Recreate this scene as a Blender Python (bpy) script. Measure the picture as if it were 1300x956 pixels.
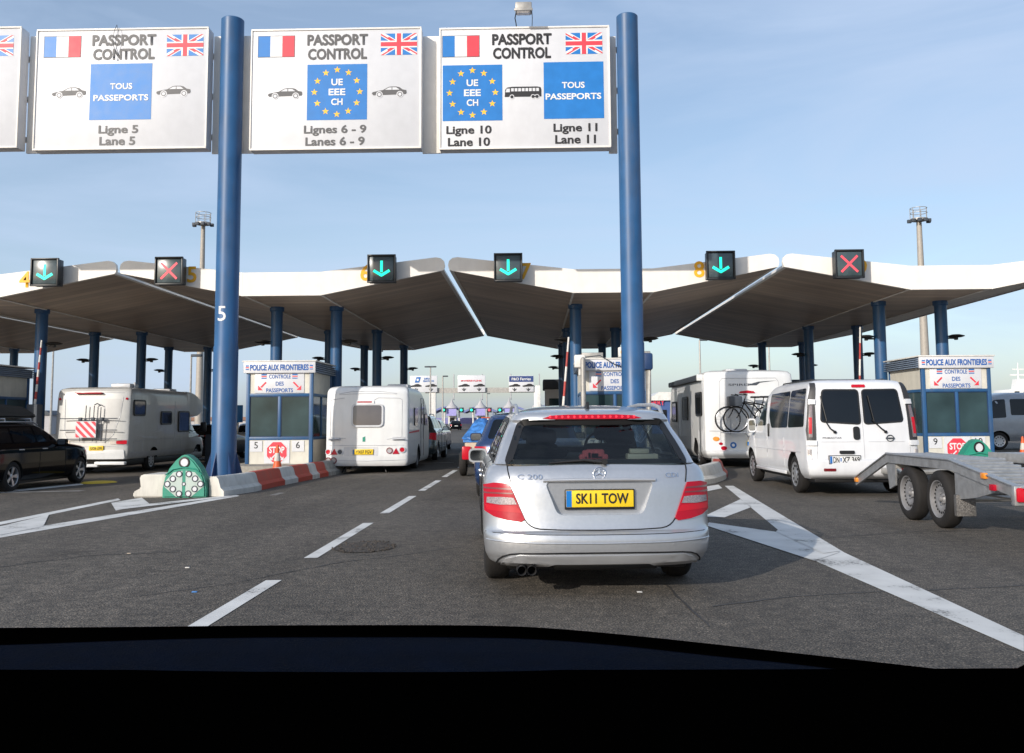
import bpy, bmesh, math, random
from mathutils import Vector, Matrix
random.seed(7)
for o in list(bpy.data.objects): bpy.data.objects.remove(o)
scn = bpy.context.scene
COL = scn.collection
R = math.radians
# ------------------------------------------------------------ camera
H = 1.27; F = 1170.0; CX, CY = 650.0, 433.0
YAW = math.atan(30/F); PITCH = math.atan(102/F); ROLL = -R(.35)
cam = bpy.data.objects.new('camera', bpy.data.cameras.new('camera')); COL.objects.link(cam)
cam.data.sensor_width = 36; cam.data.lens = 36*F/1300
cam.data.shift_y = -(478-433)/1300
cam.data.clip_end = 5000; cam.data.clip_start = .05
RM = Matrix.Rotation(YAW, 3, 'Z') @ Matrix.Rotation(R(90)+PITCH, 3, 'X') @ Matrix.Rotation(ROLL, 3, 'Z')
cam.location = (0, 0, H); cam.rotation_euler = RM.to_euler()
scn.camera = cam
# ------------------------------------------------------------ light
SUN = Vector((1.58, 2.18, -1.0)).normalized()      # direction the light travels
elev = math.asin(-SUN.z); srot = math.atan2(-SUN.x, -SUN.y)
w = bpy.data.worlds.new('World'); scn.world = w; w.use_nodes = True
nt = w.node_tree; nt.nodes.clear()
wo = nt.nodes.new('ShaderNodeOutputWorld'); bg = nt.nodes.new('ShaderNodeBackground')
sky = nt.nodes.new('ShaderNodeTexSky'); sky.sky_type = 'NISHITA'; sky.sun_disc = False
sky.sun_elevation = elev; sky.sun_rotation = srot % (2*math.pi); sky.air_density = 1.0; sky.dust_density = 1.6; sky.ozone_density = 1.5
bg.inputs[1].default_value = .143
tc = nt.nodes.new('ShaderNodeTexCoord'); mp = nt.nodes.new('ShaderNodeMapping'); mp.inputs['Scale'].default_value = (1.0, 1.6, 5.5)
nz = nt.nodes.new('ShaderNodeTexNoise'); nz.inputs['Scale'].default_value = 1.7; nz.inputs['Detail'].default_value = 7; nz.inputs['Roughness'].default_value = .55; nz.inputs['Distortion'].default_value = .6
cr = nt.nodes.new('ShaderNodeValToRGB'); cr.color_ramp.elements[0].position = .38; cr.color_ramp.elements[1].position = .78
cr.color_ramp.elements[0].color = (.26, .26, .26, 1); cr.color_ramp.elements[1].color = (1, 1, 1, 1)
mx = nt.nodes.new('ShaderNodeMix'); mx.data_type = 'RGBA'; mx.inputs['B'].default_value = (3.35, 4.15, 5.5, 1)
nt.links.new(tc.outputs['Generated'], mp.inputs[0]); nt.links.new(mp.outputs[0], nz.inputs['Vector'])
nt.links.new(nz.outputs['Fac'], cr.inputs[0]); nt.links.new(cr.outputs[0], mx.inputs['Factor'])
nt.links.new(sky.outputs[0], mx.inputs['A']); nt.links.new(mx.outputs['Result'], bg.inputs[0]); nt.links.new(bg.outputs[0], wo.inputs[0])
sl = bpy.data.lights.new('sun', 'SUN'); sl.energy = 3.5; sl.angle = R(.5); sl.color = (1, .93, .84)
so = bpy.data.objects.new('sun', sl); COL.objects.link(so); so.rotation_euler = SUN.to_track_quat('-Z', 'Y').to_euler(); so.location = (-20, -30, 20)
scn.view_settings.view_transform = 'Standard'; scn.view_settings.look = 'None'; scn.view_settings.exposure = .26; scn.view_settings.gamma = 1
# ------------------------------------------------------------ helpers
def ray(px, py):
    return RM @ Vector(((px-CX)/F, -(py-CY)/F, -1))
def P(px, py, Y):                       # point of the place seen at a pixel of the photo, Y metres ahead
    d = ray(px, py); t = Y/d.y
    return Vector((d.x*t, Y, H+d.z*t))
def gz(x):                              # the plaza falls gently to the left
    return -.018*min(max(0, -x-2), 26)
def G(px, py):                          # ground point at a pixel
    d = ray(px, py); z = 0
    for _ in range(8):
        t = (z-H)/d.z; z = gz(d.x*t)
    return Vector((d.x*t, d.y*t, z))
def mat(name, col, rough=.5, metal=0, var=.10, sc=4, coat=0, bump=0, bsc=60, spec=.5, emit=None, es=0, trans=0, alpha=1, dirt=0, ior=1.45):
    m = bpy.data.materials.new(name); m.use_nodes = True; n = m.node_tree; b = n.nodes['Principled BSDF']
    c = tuple(col)+(1,)
    b.inputs['Roughness'].default_value = rough; b.inputs['Metallic'].default_value = metal
    b.inputs['Coat Weight'].default_value = coat; b.inputs['Coat Roughness'].default_value = .04
    b.inputs['Specular IOR Level'].default_value = spec; b.inputs['Transmission Weight'].default_value = trans; b.inputs['Alpha'].default_value = alpha; b.inputs['IOR'].default_value = ior
    t = n.nodes.new('ShaderNodeTexCoord'); z = n.nodes.new('ShaderNodeTexNoise'); z.inputs['Scale'].default_value = sc; z.inputs['Detail'].default_value = 6
    n.links.new(t.outputs['Object'], z.inputs['Vector'])
    mr = n.nodes.new('ShaderNodeMapRange'); mr.inputs['From Min'].default_value = .3; mr.inputs['From Max'].default_value = .7
    mr.inputs['To Min'].default_value = 1-var; mr.inputs['To Max'].default_value = 1+var*.6
    n.links.new(z.outputs['Fac'], mr.inputs[0])
    vm = n.nodes.new('ShaderNodeMix'); vm.data_type = 'RGBA'; vm.blend_type = 'MULTIPLY'; vm.inputs['Factor'].default_value = 1
    vm.inputs['A'].default_value = c; n.links.new(mr.outputs[0], vm.inputs['B'])
    last = vm.outputs['Result']
    if dirt:
        z2 = n.nodes.new('ShaderNodeTexNoise'); z2.inputs['Scale'].default_value = 1.3; z2.inputs['Detail'].default_value = 9; z2.inputs['Roughness'].default_value = .7
        mp_ = n.nodes.new('ShaderNodeMapping'); mp_.inputs['Scale'].default_value = (3, 3, .5)
        n.links.new(t.outputs['Object'], mp_.inputs[0]); n.links.new(mp_.outputs[0], z2.inputs['Vector'])
        r2 = n.nodes.new('ShaderNodeMapRange'); r2.inputs['From Min'].default_value = .45; r2.inputs['From Max'].default_value = .8; r2.inputs['To Max'].default_value = dirt
        n.links.new(z2.outputs['Fac'], r2.inputs[0])
        dm = n.nodes.new('ShaderNodeMix'); dm.data_type = 'RGBA'; dm.inputs['B'].default_value = (.12, .10, .08, 1)
        n.links.new(r2.outputs[0], dm.inputs['Factor']); n.links.new(last, dm.inputs['A']); last = dm.outputs['Result']
    n.links.new(last, b.inputs['Base Color'])
    rr = n.nodes.new('ShaderNodeMapRange'); rr.inputs['To Min'].default_value = max(0, rough-.06); rr.inputs['To Max'].default_value = min(1, rough+.08)
    if trans == 0:
        n.links.new(z.outputs['Fac'], rr.inputs[0]); n.links.new(rr.outputs[0], b.inputs['Roughness'])
    if bump:
        z3 = n.nodes.new('ShaderNodeTexNoise'); z3.inputs['Scale'].default_value = bsc; z3.inputs['Detail'].default_value = 4
        n.links.new(t.outputs['Object'], z3.inputs['Vector'])
        bp = n.nodes.new('ShaderNodeBump'); bp.inputs['Strength'].default_value = bump; bp.inputs['Distance'].default_value = .02
        n.links.new(z3.outputs['Fac'], bp.inputs['Height']); n.links.new(bp.outputs[0], b.inputs['Normal'])
    if emit:
        b.inputs['Emission Color'].default_value = tuple(emit)+(1,); b.inputs['Emission Strength'].default_value = es
    return m
M = dict(
 blue=mat('blue_paint', (.020, .088, .215), .42, 0, .16, 2, dirt=.38), dblue=mat('dark_blue_paint', (.014, .045, .13), .45, dirt=.2),
 white=mat('white_panel', (.70, .69, .66), .5, dirt=.28), signw=mat('sign_white', (.60, .61, .64), .45, 0, .04, dirt=.05), cream=mat('cream_panel', (.60, .58, .51), .5, dirt=.25),
 fascia=mat('fascia_white', (.80, .77, .72), .5, 0, .04, dirt=.10), under=None, concrete=mat('concrete', (.34, .32, .28), .85, 0, .25, 9, bump=.3, dirt=.5),
 pole=mat('galvanised_steel', (.38, .37, .35), .5, .4, .2, 8, dirt=.2), mast=mat('mast_steel', (.36, .33, .29), .6, .1),
 black=mat('black_plastic', (.012, .012, .013), .45), rubber=mat('tyre_rubber', (.011, .010, .010), .8, dirt=.12, bump=.2), dark=mat('dark_void', (.006, .006, .007), .9),
 glass=mat('tinted_glass', (.004, .006, .009), .03, 0, .05, spec=.5), bglass=mat('booth_glass', (.034, .064, .072), .03, 0, .45, .9, spec=.22),
 silver=mat('silver_paint', (.50, .515, .54), .32, .7, .03, 40, coat=.8, dirt=.08), silver_trim=mat('silver_trim', (.50, .51, .53), .35, .6),
 chrome=mat('chrome', (.75, .75, .77), .12, 1), alloy=mat('alloy', (.55, .56, .58), .3, .8, dirt=.25),
 vanw=mat('van_white', (.66, .67, .69), .3, 0, .04, coat=.6, dirt=.12), steelrim=mat('steel_rim_paint', (.26, .26, .27), .5, .3, dirt=.45), mhw=mat('motorhome_silver_white', (.50, .50, .485), .36, .1, .05, coat=.4, dirt=.2), camw=mat('caravan_white', (.68, .69, .69), .34, 0, .04, coat=.4, dirt=.10), camg=mat('caravan_grey', (.52, .53, .55), .4, .1, dirt=.12),
 cargblack=mat('black_car_paint', (.002, .002, .003), .07, 0, .05, spec=.16), cblue=mat('blue_car_paint', (.012, .035, .11), .22, .3, coat=1), cgreen=mat('grey_car_paint', (.10, .13, .14), .25, .5, coat=1), cred=mat('maroon_paint', (.16, .01, .015), .3, coat=1), cgrey=mat('coach_grey', (.30, .33, .37), .3, .4, coat=.8),
 red=mat('red', (.42, .05, .045), .55, dirt=.5), signred=mat('sign_red', (.66, .045, .07), .5), lred=mat('red_lens', (.34, .004, .018), .22, 0, .05, 30, spec=.3, emit=(1, .02, .05), es=.05), lglow=mat('brake_light', (.7, .02, .03), .2, emit=(1, .04, .06), es=.9), lclear=mat('clear_lens', (.45, .42, .42), .15, .3, .2, 60, coat=1), lorange=mat('orange_lens', (.75, .25, .02), .2, coat=1),
 fblue=mat('flag_blue', (.012, .13, .42), .5), euyel=mat('star_yellow', (.85, .50, .03), .5), sblue=mat('sign_blue', (.006, .165, .50), .45), bluetxt=mat('text_blue', (.015, .10, .36), .5), dtxt=mat('text_dark', (.015, .015, .018), .5), gtxt=mat('text_grey', (.085, .085, .09), .5),
 wtxt=mat('text_white', (.70, .70, .70), .5), plate_y=mat('plate_yellow', (.80, .55, .02), .4), plate_w=mat('plate_white', (.70, .70, .68), .4), yellow=mat('yellow_number', (.90, .45, .02), .5),
 green=mat('crash_green', (.025, .26, .18), .42, dirt=.25), orange=mat('cone_orange', (.78, .12, .03), .5, dirt=.15), redwhite=mat('barrier_red', (.48, .05, .025), .6, dirt=.45), whitebar=mat('barrier_white', (.58, .56, .51), .6, dirt=.5),
 gled=mat('green_led', (.0, .3, .2), .5, emit=(.02, .95, .62), es=1.25), gglow=mat('red_led', (.4, .05, .05), .5, emit=(1, .07, .12), es=.85), scrn=mat('signal_glass', (.05, .075, .085), .25, 0, .3, 3, coat=.6), frame=mat('signal_frame', (.02, .024, .028), .4),
 tarp=mat('blue_tarp', (.05, .19, .50), .38, 0, .5, 9, bump=1, bsc=14), roofd=mat('roof_dark_grey', (.05, .06, .075), .6), louvre=mat('louvre_blue_grey', (.17, .22, .30), .5), shaded_dash=mat('dashboard', (.0009, .0026, .0080), .8, 0, .3, 30, bump=.3, bsc=500, spec=.03), seal=mat('black_frit', (.0003, .0003, .0003), .9, spec=0),
 ship=mat('ship_white', (.72, .72, .70), .5), brick=mat('far_brown_roof', (.25, .14, .10), .8), farb=mat('far_building', (.42, .41, .42), .8), farblue=mat('far_blue', (.18, .21, .42), .7), skin=mat('skin', (.45, .28, .2), .6), hair=mat('dark_hair', (.02, .015, .012), .7), cloth=mat('pale_shirt', (.35, .38, .42), .9), seatm=mat('seat_fabric', (.02, .02, .022), .9), pink=mat('pink_cloth', (.6, .12, .15), .9), alum=mat('trailer_aluminium', (.40, .41, .42), .42, .6, .2, 12, dirt=.25), check=mat('chequer_plate', (.20, .19, .18), .5, .6, .4, 40, bump=.8, bsc=90), tree=mat('foliage', (.03, .05, .02), .8))
def tag(o, label=None, cat=None, group=None, kind=None):
    if label: o['label'] = label
    if cat: o['category'] = cat
    if group: o['group'] = group
    if kind: o['kind'] = kind
    return o
def thing(name, label, cat, loc=(0, 0, 0), rz=0, group=None):
    o = bpy.data.objects.new(name, None); o.empty_display_size = .2; COL.objects.link(o)
    o.location = loc; o.rotation_euler = (0, 0, rz)
    return tag(o, label, cat, group, 'thing')
def part(name, bm, m, parent=None, ang=35, loc=None, rz=0, label=None):
    me = bpy.data.meshes.new(name)
    bm.normal_update(); bm.to_mesh(me); bm.free()
    ms = m if isinstance(m, (list, tuple)) else [m]
    for k in ms: me.materials.append(k)
    if ang is not None:
        me.shade_smooth(); me.set_sharp_from_angle(angle=R(ang))
    o = bpy.data.objects.new(name, me); COL.objects.link(o)
    if parent: o.parent = parent
    if loc: o.location = loc
    if rz: o.rotation_euler = (0, 0, rz)
    if label: o['label'] = label
    return o
def dup(o, loc=None, rz=None, label=None, parent=None, top=True):
    c = o.copy(); COL.objects.link(c); c.parent = parent
    for ch in list(o.children): dup(ch, parent=c, top=False)
    if loc is not None: c.location = loc
    if rz is not None: c.rotation_euler = (0, 0, rz)
    if label: c['label'] = label
    return c
def merge(bm, tb, mi=0, mtx=None):
    me = bpy.data.meshes.new('t'); 
    for f in tb.faces: f.material_index = mi
    if mtx: tb.transform(mtx)
    tb.to_mesh(me); tb.free(); bm.from_mesh(me); bpy.data.meshes.remove(me)
def NB(): return bmesh.new()
def box(bm, x0, x1, y0, y1, z0, z1, bv=0, mi=0, seg=2, mtx=None):
    tb = bmesh.new(); bmesh.ops.create_cube(tb, size=1)
    for v in tb.verts: v.co = Vector((x0+(v.co.x+.5)*(x1-x0), y0+(v.co.y+.5)*(y1-y0), z0+(v.co.z+.5)*(z1-z0)))
    if bv: bmesh.ops.bevel(tb, geom=tb.edges[:], offset=bv, segments=seg, profile=.5, affect='EDGES')
    merge(bm, tb, mi, mtx); return bm
def cyl(bm, p0, p1, r0, r1=None, seg=16, mi=0, cap=True):
    r1 = r0 if r1 is None else r1
    p0, p1 = Vector(p0), Vector(p1); d = p1-p0; q = d.to_track_quat('Z', 'Y')
    a, b = [], []
    for i in range(seg):
        t = 2*math.pi*i/seg; u = Vector((math.cos(t), math.sin(t), 0))
        a.append(bm.verts.new(p0+q@(u*r0))); b.append(bm.verts.new(p1+q@(u*r1)))
    for i in range(seg):
        j = (i+1) % seg; f = bm.faces.new((a[i], a[j], b[j], b[i])); f.material_index = mi
    if cap:
        f = bm.faces.new(a[::-1]); f.material_index = mi; f = bm.faces.new(b); f.material_index = mi
    return bm
def tube(bm, pts, r, seg=8, mi=0, closed=False):
    pts = [Vector(p) for p in pts]; n = len(pts); rings = []
    for i, p in enumerate(pts):
        a = pts[i-1] if (i or closed) else p; b = pts[(i+1) % n] if (i < n-1 or closed) else p
        q = (b-a).normalized().to_track_quat('Z', 'Y'); rr = r[i] if isinstance(r, (list, tuple)) else r
        rings.append([bm.verts.new(p+q@Vector((math.cos(2*math.pi*k/seg)*rr, math.sin(2*math.pi*k/seg)*rr, 0))) for k in range(seg)])
    for i in range(n if closed else n-1):
        A, B = rings[i], rings[(i+1) % n]
        for k in range(seg):
            f = bm.faces.new((A[k], A[(k+1) % seg], B[(k+1) % seg], B[k])); f.material_index = mi
    if not closed:
        f = bm.faces.new(rings[0][::-1]); f.material_index = mi; f = bm.faces.new(rings[-1]); f.material_index = mi
    return bm
def prism(bm, poly, a, b, axis='y', mi=0):      # poly in the two other axes
    def v(p, t):
        return {'y': (p[0], t, p[1]), 'x': (t, p[0], p[1]), 'z': (p[0], p[1], t)}[axis]
    A = [bm.verts.new(v(p, a)) for p in poly]; B = [bm.verts.new(v(p, b)) for p in poly]; n = len(poly); fs = []
    fs.append(bm.faces.new(A)); fs.append(bm.faces.new(B[::-1]))
    for i in range(n): fs.append(bm.faces.new((A[i], B[i], B[(i+1) % n], A[(i+1) % n])))
    for f in fs: f.material_index = mi
    bmesh.ops.recalc_face_normals(bm, faces=fs)
    return bm
def lathe(bm, prof, c=(0, 0, 0), axis='x', seg=32, mi=0, cap=False):
    c = Vector(c); rings = []
    for (t, r) in prof:
        ring = []
        for k in range(seg):
            a = 2*math.pi*k/seg; u, v = math.cos(a)*r, math.sin(a)*r
            ring.append(bm.verts.new(c+Vector({'x': (t, u, v), 'y': (u, t, v), 'z': (u, v, t)}[axis])))
        rings.append(ring)
    fs = []
    for A, B in zip(rings, rings[1:]):
        for k in range(seg): fs.append(bm.faces.new((A[k], A[(k+1) % seg], B[(k+1) % seg], B[k])))
    if cap: fs += [bm.faces.new(rings[0]), bm.faces.new(rings[-1])]
    for f in fs: f.material_index = mi
    bmesh.ops.recalc_face_normals(bm, faces=fs)
    return bm
def flat(bm, poly, y, mi=0):                    # polygon in (x,z) facing -y
    f = bm.faces.new([bm.verts.new((p[0], y, p[1])) for p in poly]); f.normal_update(); f.material_index = mi
    if f.normal.y > 0: f.normal_flip()
    return f
def rect(x0, x1, z0, z1): return [(x0, z0), (x1, z0), (x1, z1), (x0, z1)]
def circ(cx, cz, r, n=24, a0=0): return [(cx+r*math.cos(a0+2*math.pi*k/n), cz+r*math.sin(a0+2*math.pi*k/n)) for k in range(n)]
def star(cx, cz, r, n=5, k=.4, rot=math.pi/2): return [(cx+(r if i % 2 == 0 else r*k)*math.cos(rot+math.pi*i/n), cz+(r if i % 2 == 0 else r*k)*math.sin(rot+math.pi*i/n)) for i in range(2*n)]
def clip(poly, x0, x1, z0, z1):
    for ax, lim, s in ((0, x0, 1), (0, x1, -1), (1, z0, 1), (1, z1, -1)):
        out = []
        for i in range(len(poly)):
            a, b = poly[i-1], poly[i]; ia, ib = s*(a[ax]-lim) >= 0, s*(b[ax]-lim) >= 0
            if ia != ib:
                t = (lim-a[ax])/(b[ax]-a[ax]); out.append((a[0]+(b[0]-a[0])*t, a[1]+(b[1]-a[1])*t))
            if ib: out.append(b)
        poly = out
    return poly
def txts(parent, items, m, y=0, bold=.02, name='lettering', mtx=None, S=None, loc=None, rz=0):
    """items: (string, cx, cz, w, h) fitted into w x h, facing -y; S maps (x,z,off)->3d"""
    if len(items) > 1:
        for it in items: last = txts(parent, [it], m, y, bold, name, mtx, S, loc, rz)
        return last
    bm = NB()
    for (s, cx, cz, wd, ht) in items:
        cu = bpy.data.curves.new('t', 'FONT'); cu.body = s; cu.size = 1; cu.offset = min(bold, .006); cu.resolution_u = 3
        ob = bpy.data.objects.new('t', cu); COL.objects.link(ob); bpy.context.view_layer.update()
        me = bpy.data.meshes.new_from_object(ob.evaluated_get(bpy.context.evaluated_depsgraph_get()))
        bpy.data.objects.remove(ob); bpy.data.curves.remove(cu)
        xs = [v.co.x for v in me.vertices]; ys = [v.co.y for v in me.vertices]
        x0, x1, y0, y1 = min(xs), max(xs), min(ys), max(ys)
        sx = wd/(x1-x0) if wd else ht/(y1-y0); sy = ht/(y1-y0)
        if S:                                 # cut the letters finely so they follow a curved face
            tb = bmesh.new(); tb.from_mesh(me); gg = (x1-x0)/10
            for k in range(1, 10): bmesh.ops.bisect_plane(tb, geom=tb.verts[:]+tb.edges[:]+tb.faces[:], plane_co=(x0+gg*k, 0, 0), plane_no=(1, 0, 0), dist=1e-6)
            tb.to_mesh(me); tb.free()
        for v in me.vertices:
            X = cx+(v.co.x-(x0+x1)/2)*sx; Z = cz+(v.co.y-(y0+y1)/2)*sy
            v.co = S(X, Z) if S else Vector((X, y, Z))
        if S:
            pass
        bm.from_mesh(me)
        ex = min(bold, .042)-.006
        if ex > .004 and not S:              # bolder strokes: the same letters laid a hair apart in depth
            n0 = len(bm.verts)
            for k, (dx, dz) in enumerate(((-1, 0), (1, 0), (0, 1), (0, -1), (-.7, .7), (.7, .7), (-.7, -.7), (.7, -.7))):
                m2 = me.copy()
                for v in m2.vertices: v.co += Vector((dx*ex*sx, -.00035*(k+1), dz*ex*sy))
                bm.from_mesh(m2); bpy.data.meshes.remove(m2)
        bpy.data.meshes.remove(me)
    if mtx: bm.transform(mtx)
    return part(name, bm, m, parent, ang=None, loc=loc, rz=rz)
def onrear(sh, off=.006): return lambda x, z: Vector((x, sh.rear(x, z)-off, z))
# ------- lofted vehicle shell
def herm(tab, z):
    n = len(tab)
    if z <= tab[0][0]: return tab[0][1:]
    if z >= tab[-1][0]: return tab[-1][1:]
    for i in range(n-1):
        if tab[i][0] <= z <= tab[i+1][0]: break
    h = tab[i+1][0]-tab[i][0]; t = (z-tab[i][0])/h; out = []
    for k in range(1, len(tab[0])):
        d = lambda j: (tab[j+1][k]-tab[j][k])/(tab[j+1][0]-tab[j][0])
        def m(j):
            if j == 0: return d(0)
            if j == n-1: return d(n-2)
            a, b = d(j-1), d(j)
            return 0 if a*b <= 0 else 2*a*b/(a+b)
        m0, m1 = m(i)*h, m(i+1)*h; p0, p1 = tab[i][k], tab[i+1][k]
        out.append((2*t**3-3*t*t+1)*p0+(t**3-2*t*t+t)*m0+(-2*t**3+3*t*t)*p1+(t**3-t*t)*m1)
    return out
class Shell:                      # rows: z, half width, y rear, y front, rear corner depth, front corner depth
    def __init__(s, tab, m=3.0, mf=None): s.tab = tab; s.m = m; s.mf = mf or m
    def rear(s, x, z):
        hw, yr, yf, c, cf = herm(s.tab, z); t = min(abs(x)/hw, .9995)
        return yr+c*(1-(1-t**s.m)**(1/s.m))
    def front(s, x, z):
        hw, yr, yf, c, cf = herm(s.tab, z); t = min(abs(x)/hw, .9995)
        return yf-cf*(1-(1-t**s.mf)**(1/s.mf))
    def side(s, y, z):
        hw, yr, yf, c, cf = herm(s.tab, z)
        if y-yr < c: t = min(1, max(0, 1-(y-yr)/c)); return hw*(1-t**s.m)**(1/s.m)
        if yf-y < cf: t = min(1, max(0, 1-(yf-y)/cf)); return hw*(1-t**s.mf)**(1/s.mf)
        return hw
    def ring(s, z, K=14, N=14):
        hw, yr, yf, c, cf = herm(s.tab, z); pts = []
        for i in range(-K, K+1):
            t = R(90)*i/K; sn, cs = math.sin(t), max(0, math.cos(t))
            pts.append((math.copysign(abs(sn)**(2/s.m), sn)*hw, yr+c*(1-cs**(2/s.m))))
        for i in range(1, N): pts.append((hw, yr+c+(yf-cf-yr-c)*i/N))
        for i in range(K, -K-1, -1):
            t = R(90)*i/K; sn, cs = math.sin(t), max(0, math.cos(t))
            pts.append((math.copysign(abs(sn)**(2/s.mf), sn)*hw, yf-cf*(1-cs**(2/s.mf))))
        for i in range(N-1, 0, -1): pts.append((-hw, yr+c+(yf-cf-yr-c)*i/N))
        return pts
    def mesh(s, zs, bm=None, skip=None, capb=True, capt=True, K=14, N=14):
        bm = bm or NB(); rings = [[bm.verts.new((x, y, z)) for x, y in s.ring(z, K, N)] for z in zs]
        for A, B in zip(rings, rings[1:]):
            n = len(A)
            for k in range(n):
                q = (A[k], A[(k+1) % n], B[(k+1) % n], B[k])
                if skip and skip(sum((v.co for v in q), Vector())/4): continue
                bm.faces.new(q)
        if capb: bm.faces.new(rings[0][::-1])
        if capt: bm.faces.new(rings[-1])
        return bm
def lin(a, b, n): return [a+(b-a)*i/n for i in range(n+1)]
def inpoly(p, poly):
    c = False
    for i in range(len(poly)):
        a, b = poly[i-1], poly[i]
        if (a[1] > p[1]) != (b[1] > p[1]) and p[0] < (b[0]-a[0])*(p[1]-a[1])/(b[1]-a[1])+a[0]: c = not c
    return c
def rpoly(poly, r=.04, n=4):      # round the corners of a polygon
    out = []; N = len(poly)
    for i in range(N):
        p0, p, p1 = Vector(poly[i-1]), Vector(poly[i]), Vector(poly[(i+1) % N])
        a, b = (p0-p), (p1-p); ra = min(r, a.length*.45); rb = min(r, b.length*.45)
        A = p+a.normalized()*ra; B = p+b.normalized()*rb
        for k in range(n+1):
            t = k/n; out.append(tuple((1-t)**2*A+2*t*(1-t)*p+t*t*B))
    return out
def inset(poly, d):               # grow/shrink about the outline (counter-clockwise or clockwise)
    N = len(poly); area = sum(poly[i-1][0]*poly[i][1]-poly[i][0]*poly[i-1][1] for i in range(N)); s = 1 if area > 0 else -1; out = []
    for i in range(N):
        p0, p, p1 = Vector(poly[i-1]), Vector(poly[i]), Vector(poly[(i+1) % N])
        e0, e1 = (p-p0), (p1-p)
        if e0.length < 1e-6 or e1.length < 1e-6: out.append(tuple(p)); continue
        e0.normalize(); e1.normalize()
        n0 = Vector((-e0.y, e0.x))*s; n1 = Vector((-e1.y, e1.x))*s; n = (n0+n1)
        if n.length < 1e-6: n = n0
        n.normalize(); k = d/max(.4, n.dot(n0)); out.append(tuple(p+n*k))
    return out
def surf_of(sh, kind):
    if kind == 'rear': return (lambda u, v: Vector((u, sh.rear(u, v), v))), Vector((0, -1, .01))
    if kind == 'front': return (lambda u, v: Vector((u, sh.front(u, v), v))), Vector((0, 1, .01))
    if kind == 'left': return (lambda u, v: Vector((-sh.side(u, v), u, v))), Vector((-1, 0, .01))
    return (lambda u, v: Vector((sh.side(u, v), u, v))), Vector((1, 0, .01))
def patch(bm, poly, sh, kind='rear', g=.06, off=.006, th=.012, mi=0):
    S, hint = surf_of(sh, kind) if not callable(sh) else (sh, Vector(kind))
    tb = bmesh.new(); f = tb.faces.new([tb.verts.new((p[0], p[1], 0)) for p in poly])
    bmesh.ops.triangulate(tb, faces=[f])
    for ax in (0, 1):
        lo, hi = min(p[ax] for p in poly), max(p[ax] for p in poly); k = math.floor(lo/g)+1
        while k*g < hi:
            co = [0, 0, 0]; co[ax] = k*g; no = [0, 0, 0]; no[ax] = 1
            bmesh.ops.bisect_plane(tb, geom=tb.verts[:]+tb.edges[:]+tb.faces[:], plane_co=co, plane_no=no, dist=1e-5); k += 1
    bmesh.ops.remove_doubles(tb, verts=tb.verts[:], dist=1e-4)
    e = 2e-3; inn = {}; out = {}; acc = Vector()
    for v in tb.verts:
        u, w_ = v.co.x, v.co.y; p = S(u, w_); n = (S(u+e, w_)-S(u-e, w_)).cross(S(u, w_+e)-S(u, w_-e))
        n = n.normalized() if n.length > 1e-12 else hint.copy()
        if n.dot(hint) < 0: n = -n
        out[v] = p+n*off; inn[v] = p+n*(off-th)
    A = {v: bm.verts.new(out[v]) for v in tb.verts}; B = {v: bm.verts.new(inn[v]) for v in tb.verts} if th else None
    fs = []
    for f in tb.faces:
        try: fs.append(bm.faces.new([A[v] for v in f.verts]))
        except ValueError: continue
    if fs:
        nn = sum((f_.normal for f_ in fs if (f_.normal_update() or True)), Vector())
        if nn.dot(hint) < 0:
            for f_ in fs: f_.normal_flip()
    if th:
        for ed in tb.edges:
            if len(ed.link_faces) == 1:
                a, b = ed.verts
                try: fs.append(bm.faces.new((A[a], A[b], B[b], B[a])))
                except ValueError: pass
    for f_ in fs: f_.material_index = mi
    tb.free(); return bm
def ringpatch(bm, outer, inner, sh, kind, off=.006, th=.012, mi=0, sub=1):
    """band between two outlines with equal point counts"""
    S, hint = surf_of(sh, kind); n = len(outer); e = 2e-3
    def pt(p, o):
        q = S(*p); nn = (S(p[0]+e, p[1])-S(p[0]-e, p[1])).cross(S(p[0], p[1]+e)-S(p[0], p[1]-e))
        nn = nn.normalized() if nn.length > 1e-12 else hint
        if nn.dot(hint) < 0: nn = -nn
        return q+nn*o
    def dens(pl):
        o = []
        for i in range(n):
            a, b = pl[i], pl[(i+1) % n]
            for k in range(sub): t = k/sub; o.append((a[0]+(b[0]-a[0])*t, a[1]+(b[1]-a[1])*t))
        return o
    O, I = dens(outer), dens(inner); N = len(O)
    a = [bm.verts.new(pt(p, off-th)) for p in O]; b = [bm.verts.new(pt(p, off)) for p in O]; c = [bm.verts.new(pt(p, off)) for p in I]; d = [bm.verts.new(pt(p, off-th)) for p in I]
    fs = []
    for i in range(N):
        j = (i+1) % N
        for x, y in ((a, b), (b, c), (c, d)): fs.append(bm.faces.new((x[i], x[j], y[j], y[i])))
    if sum((f.normal for f in fs[1::3] if (f.normal_update() or True)), Vector()).dot(hint) < 0:
        for f in fs: f.normal_flip()
    for f in fs: f.material_index = mi
    return bm
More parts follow.
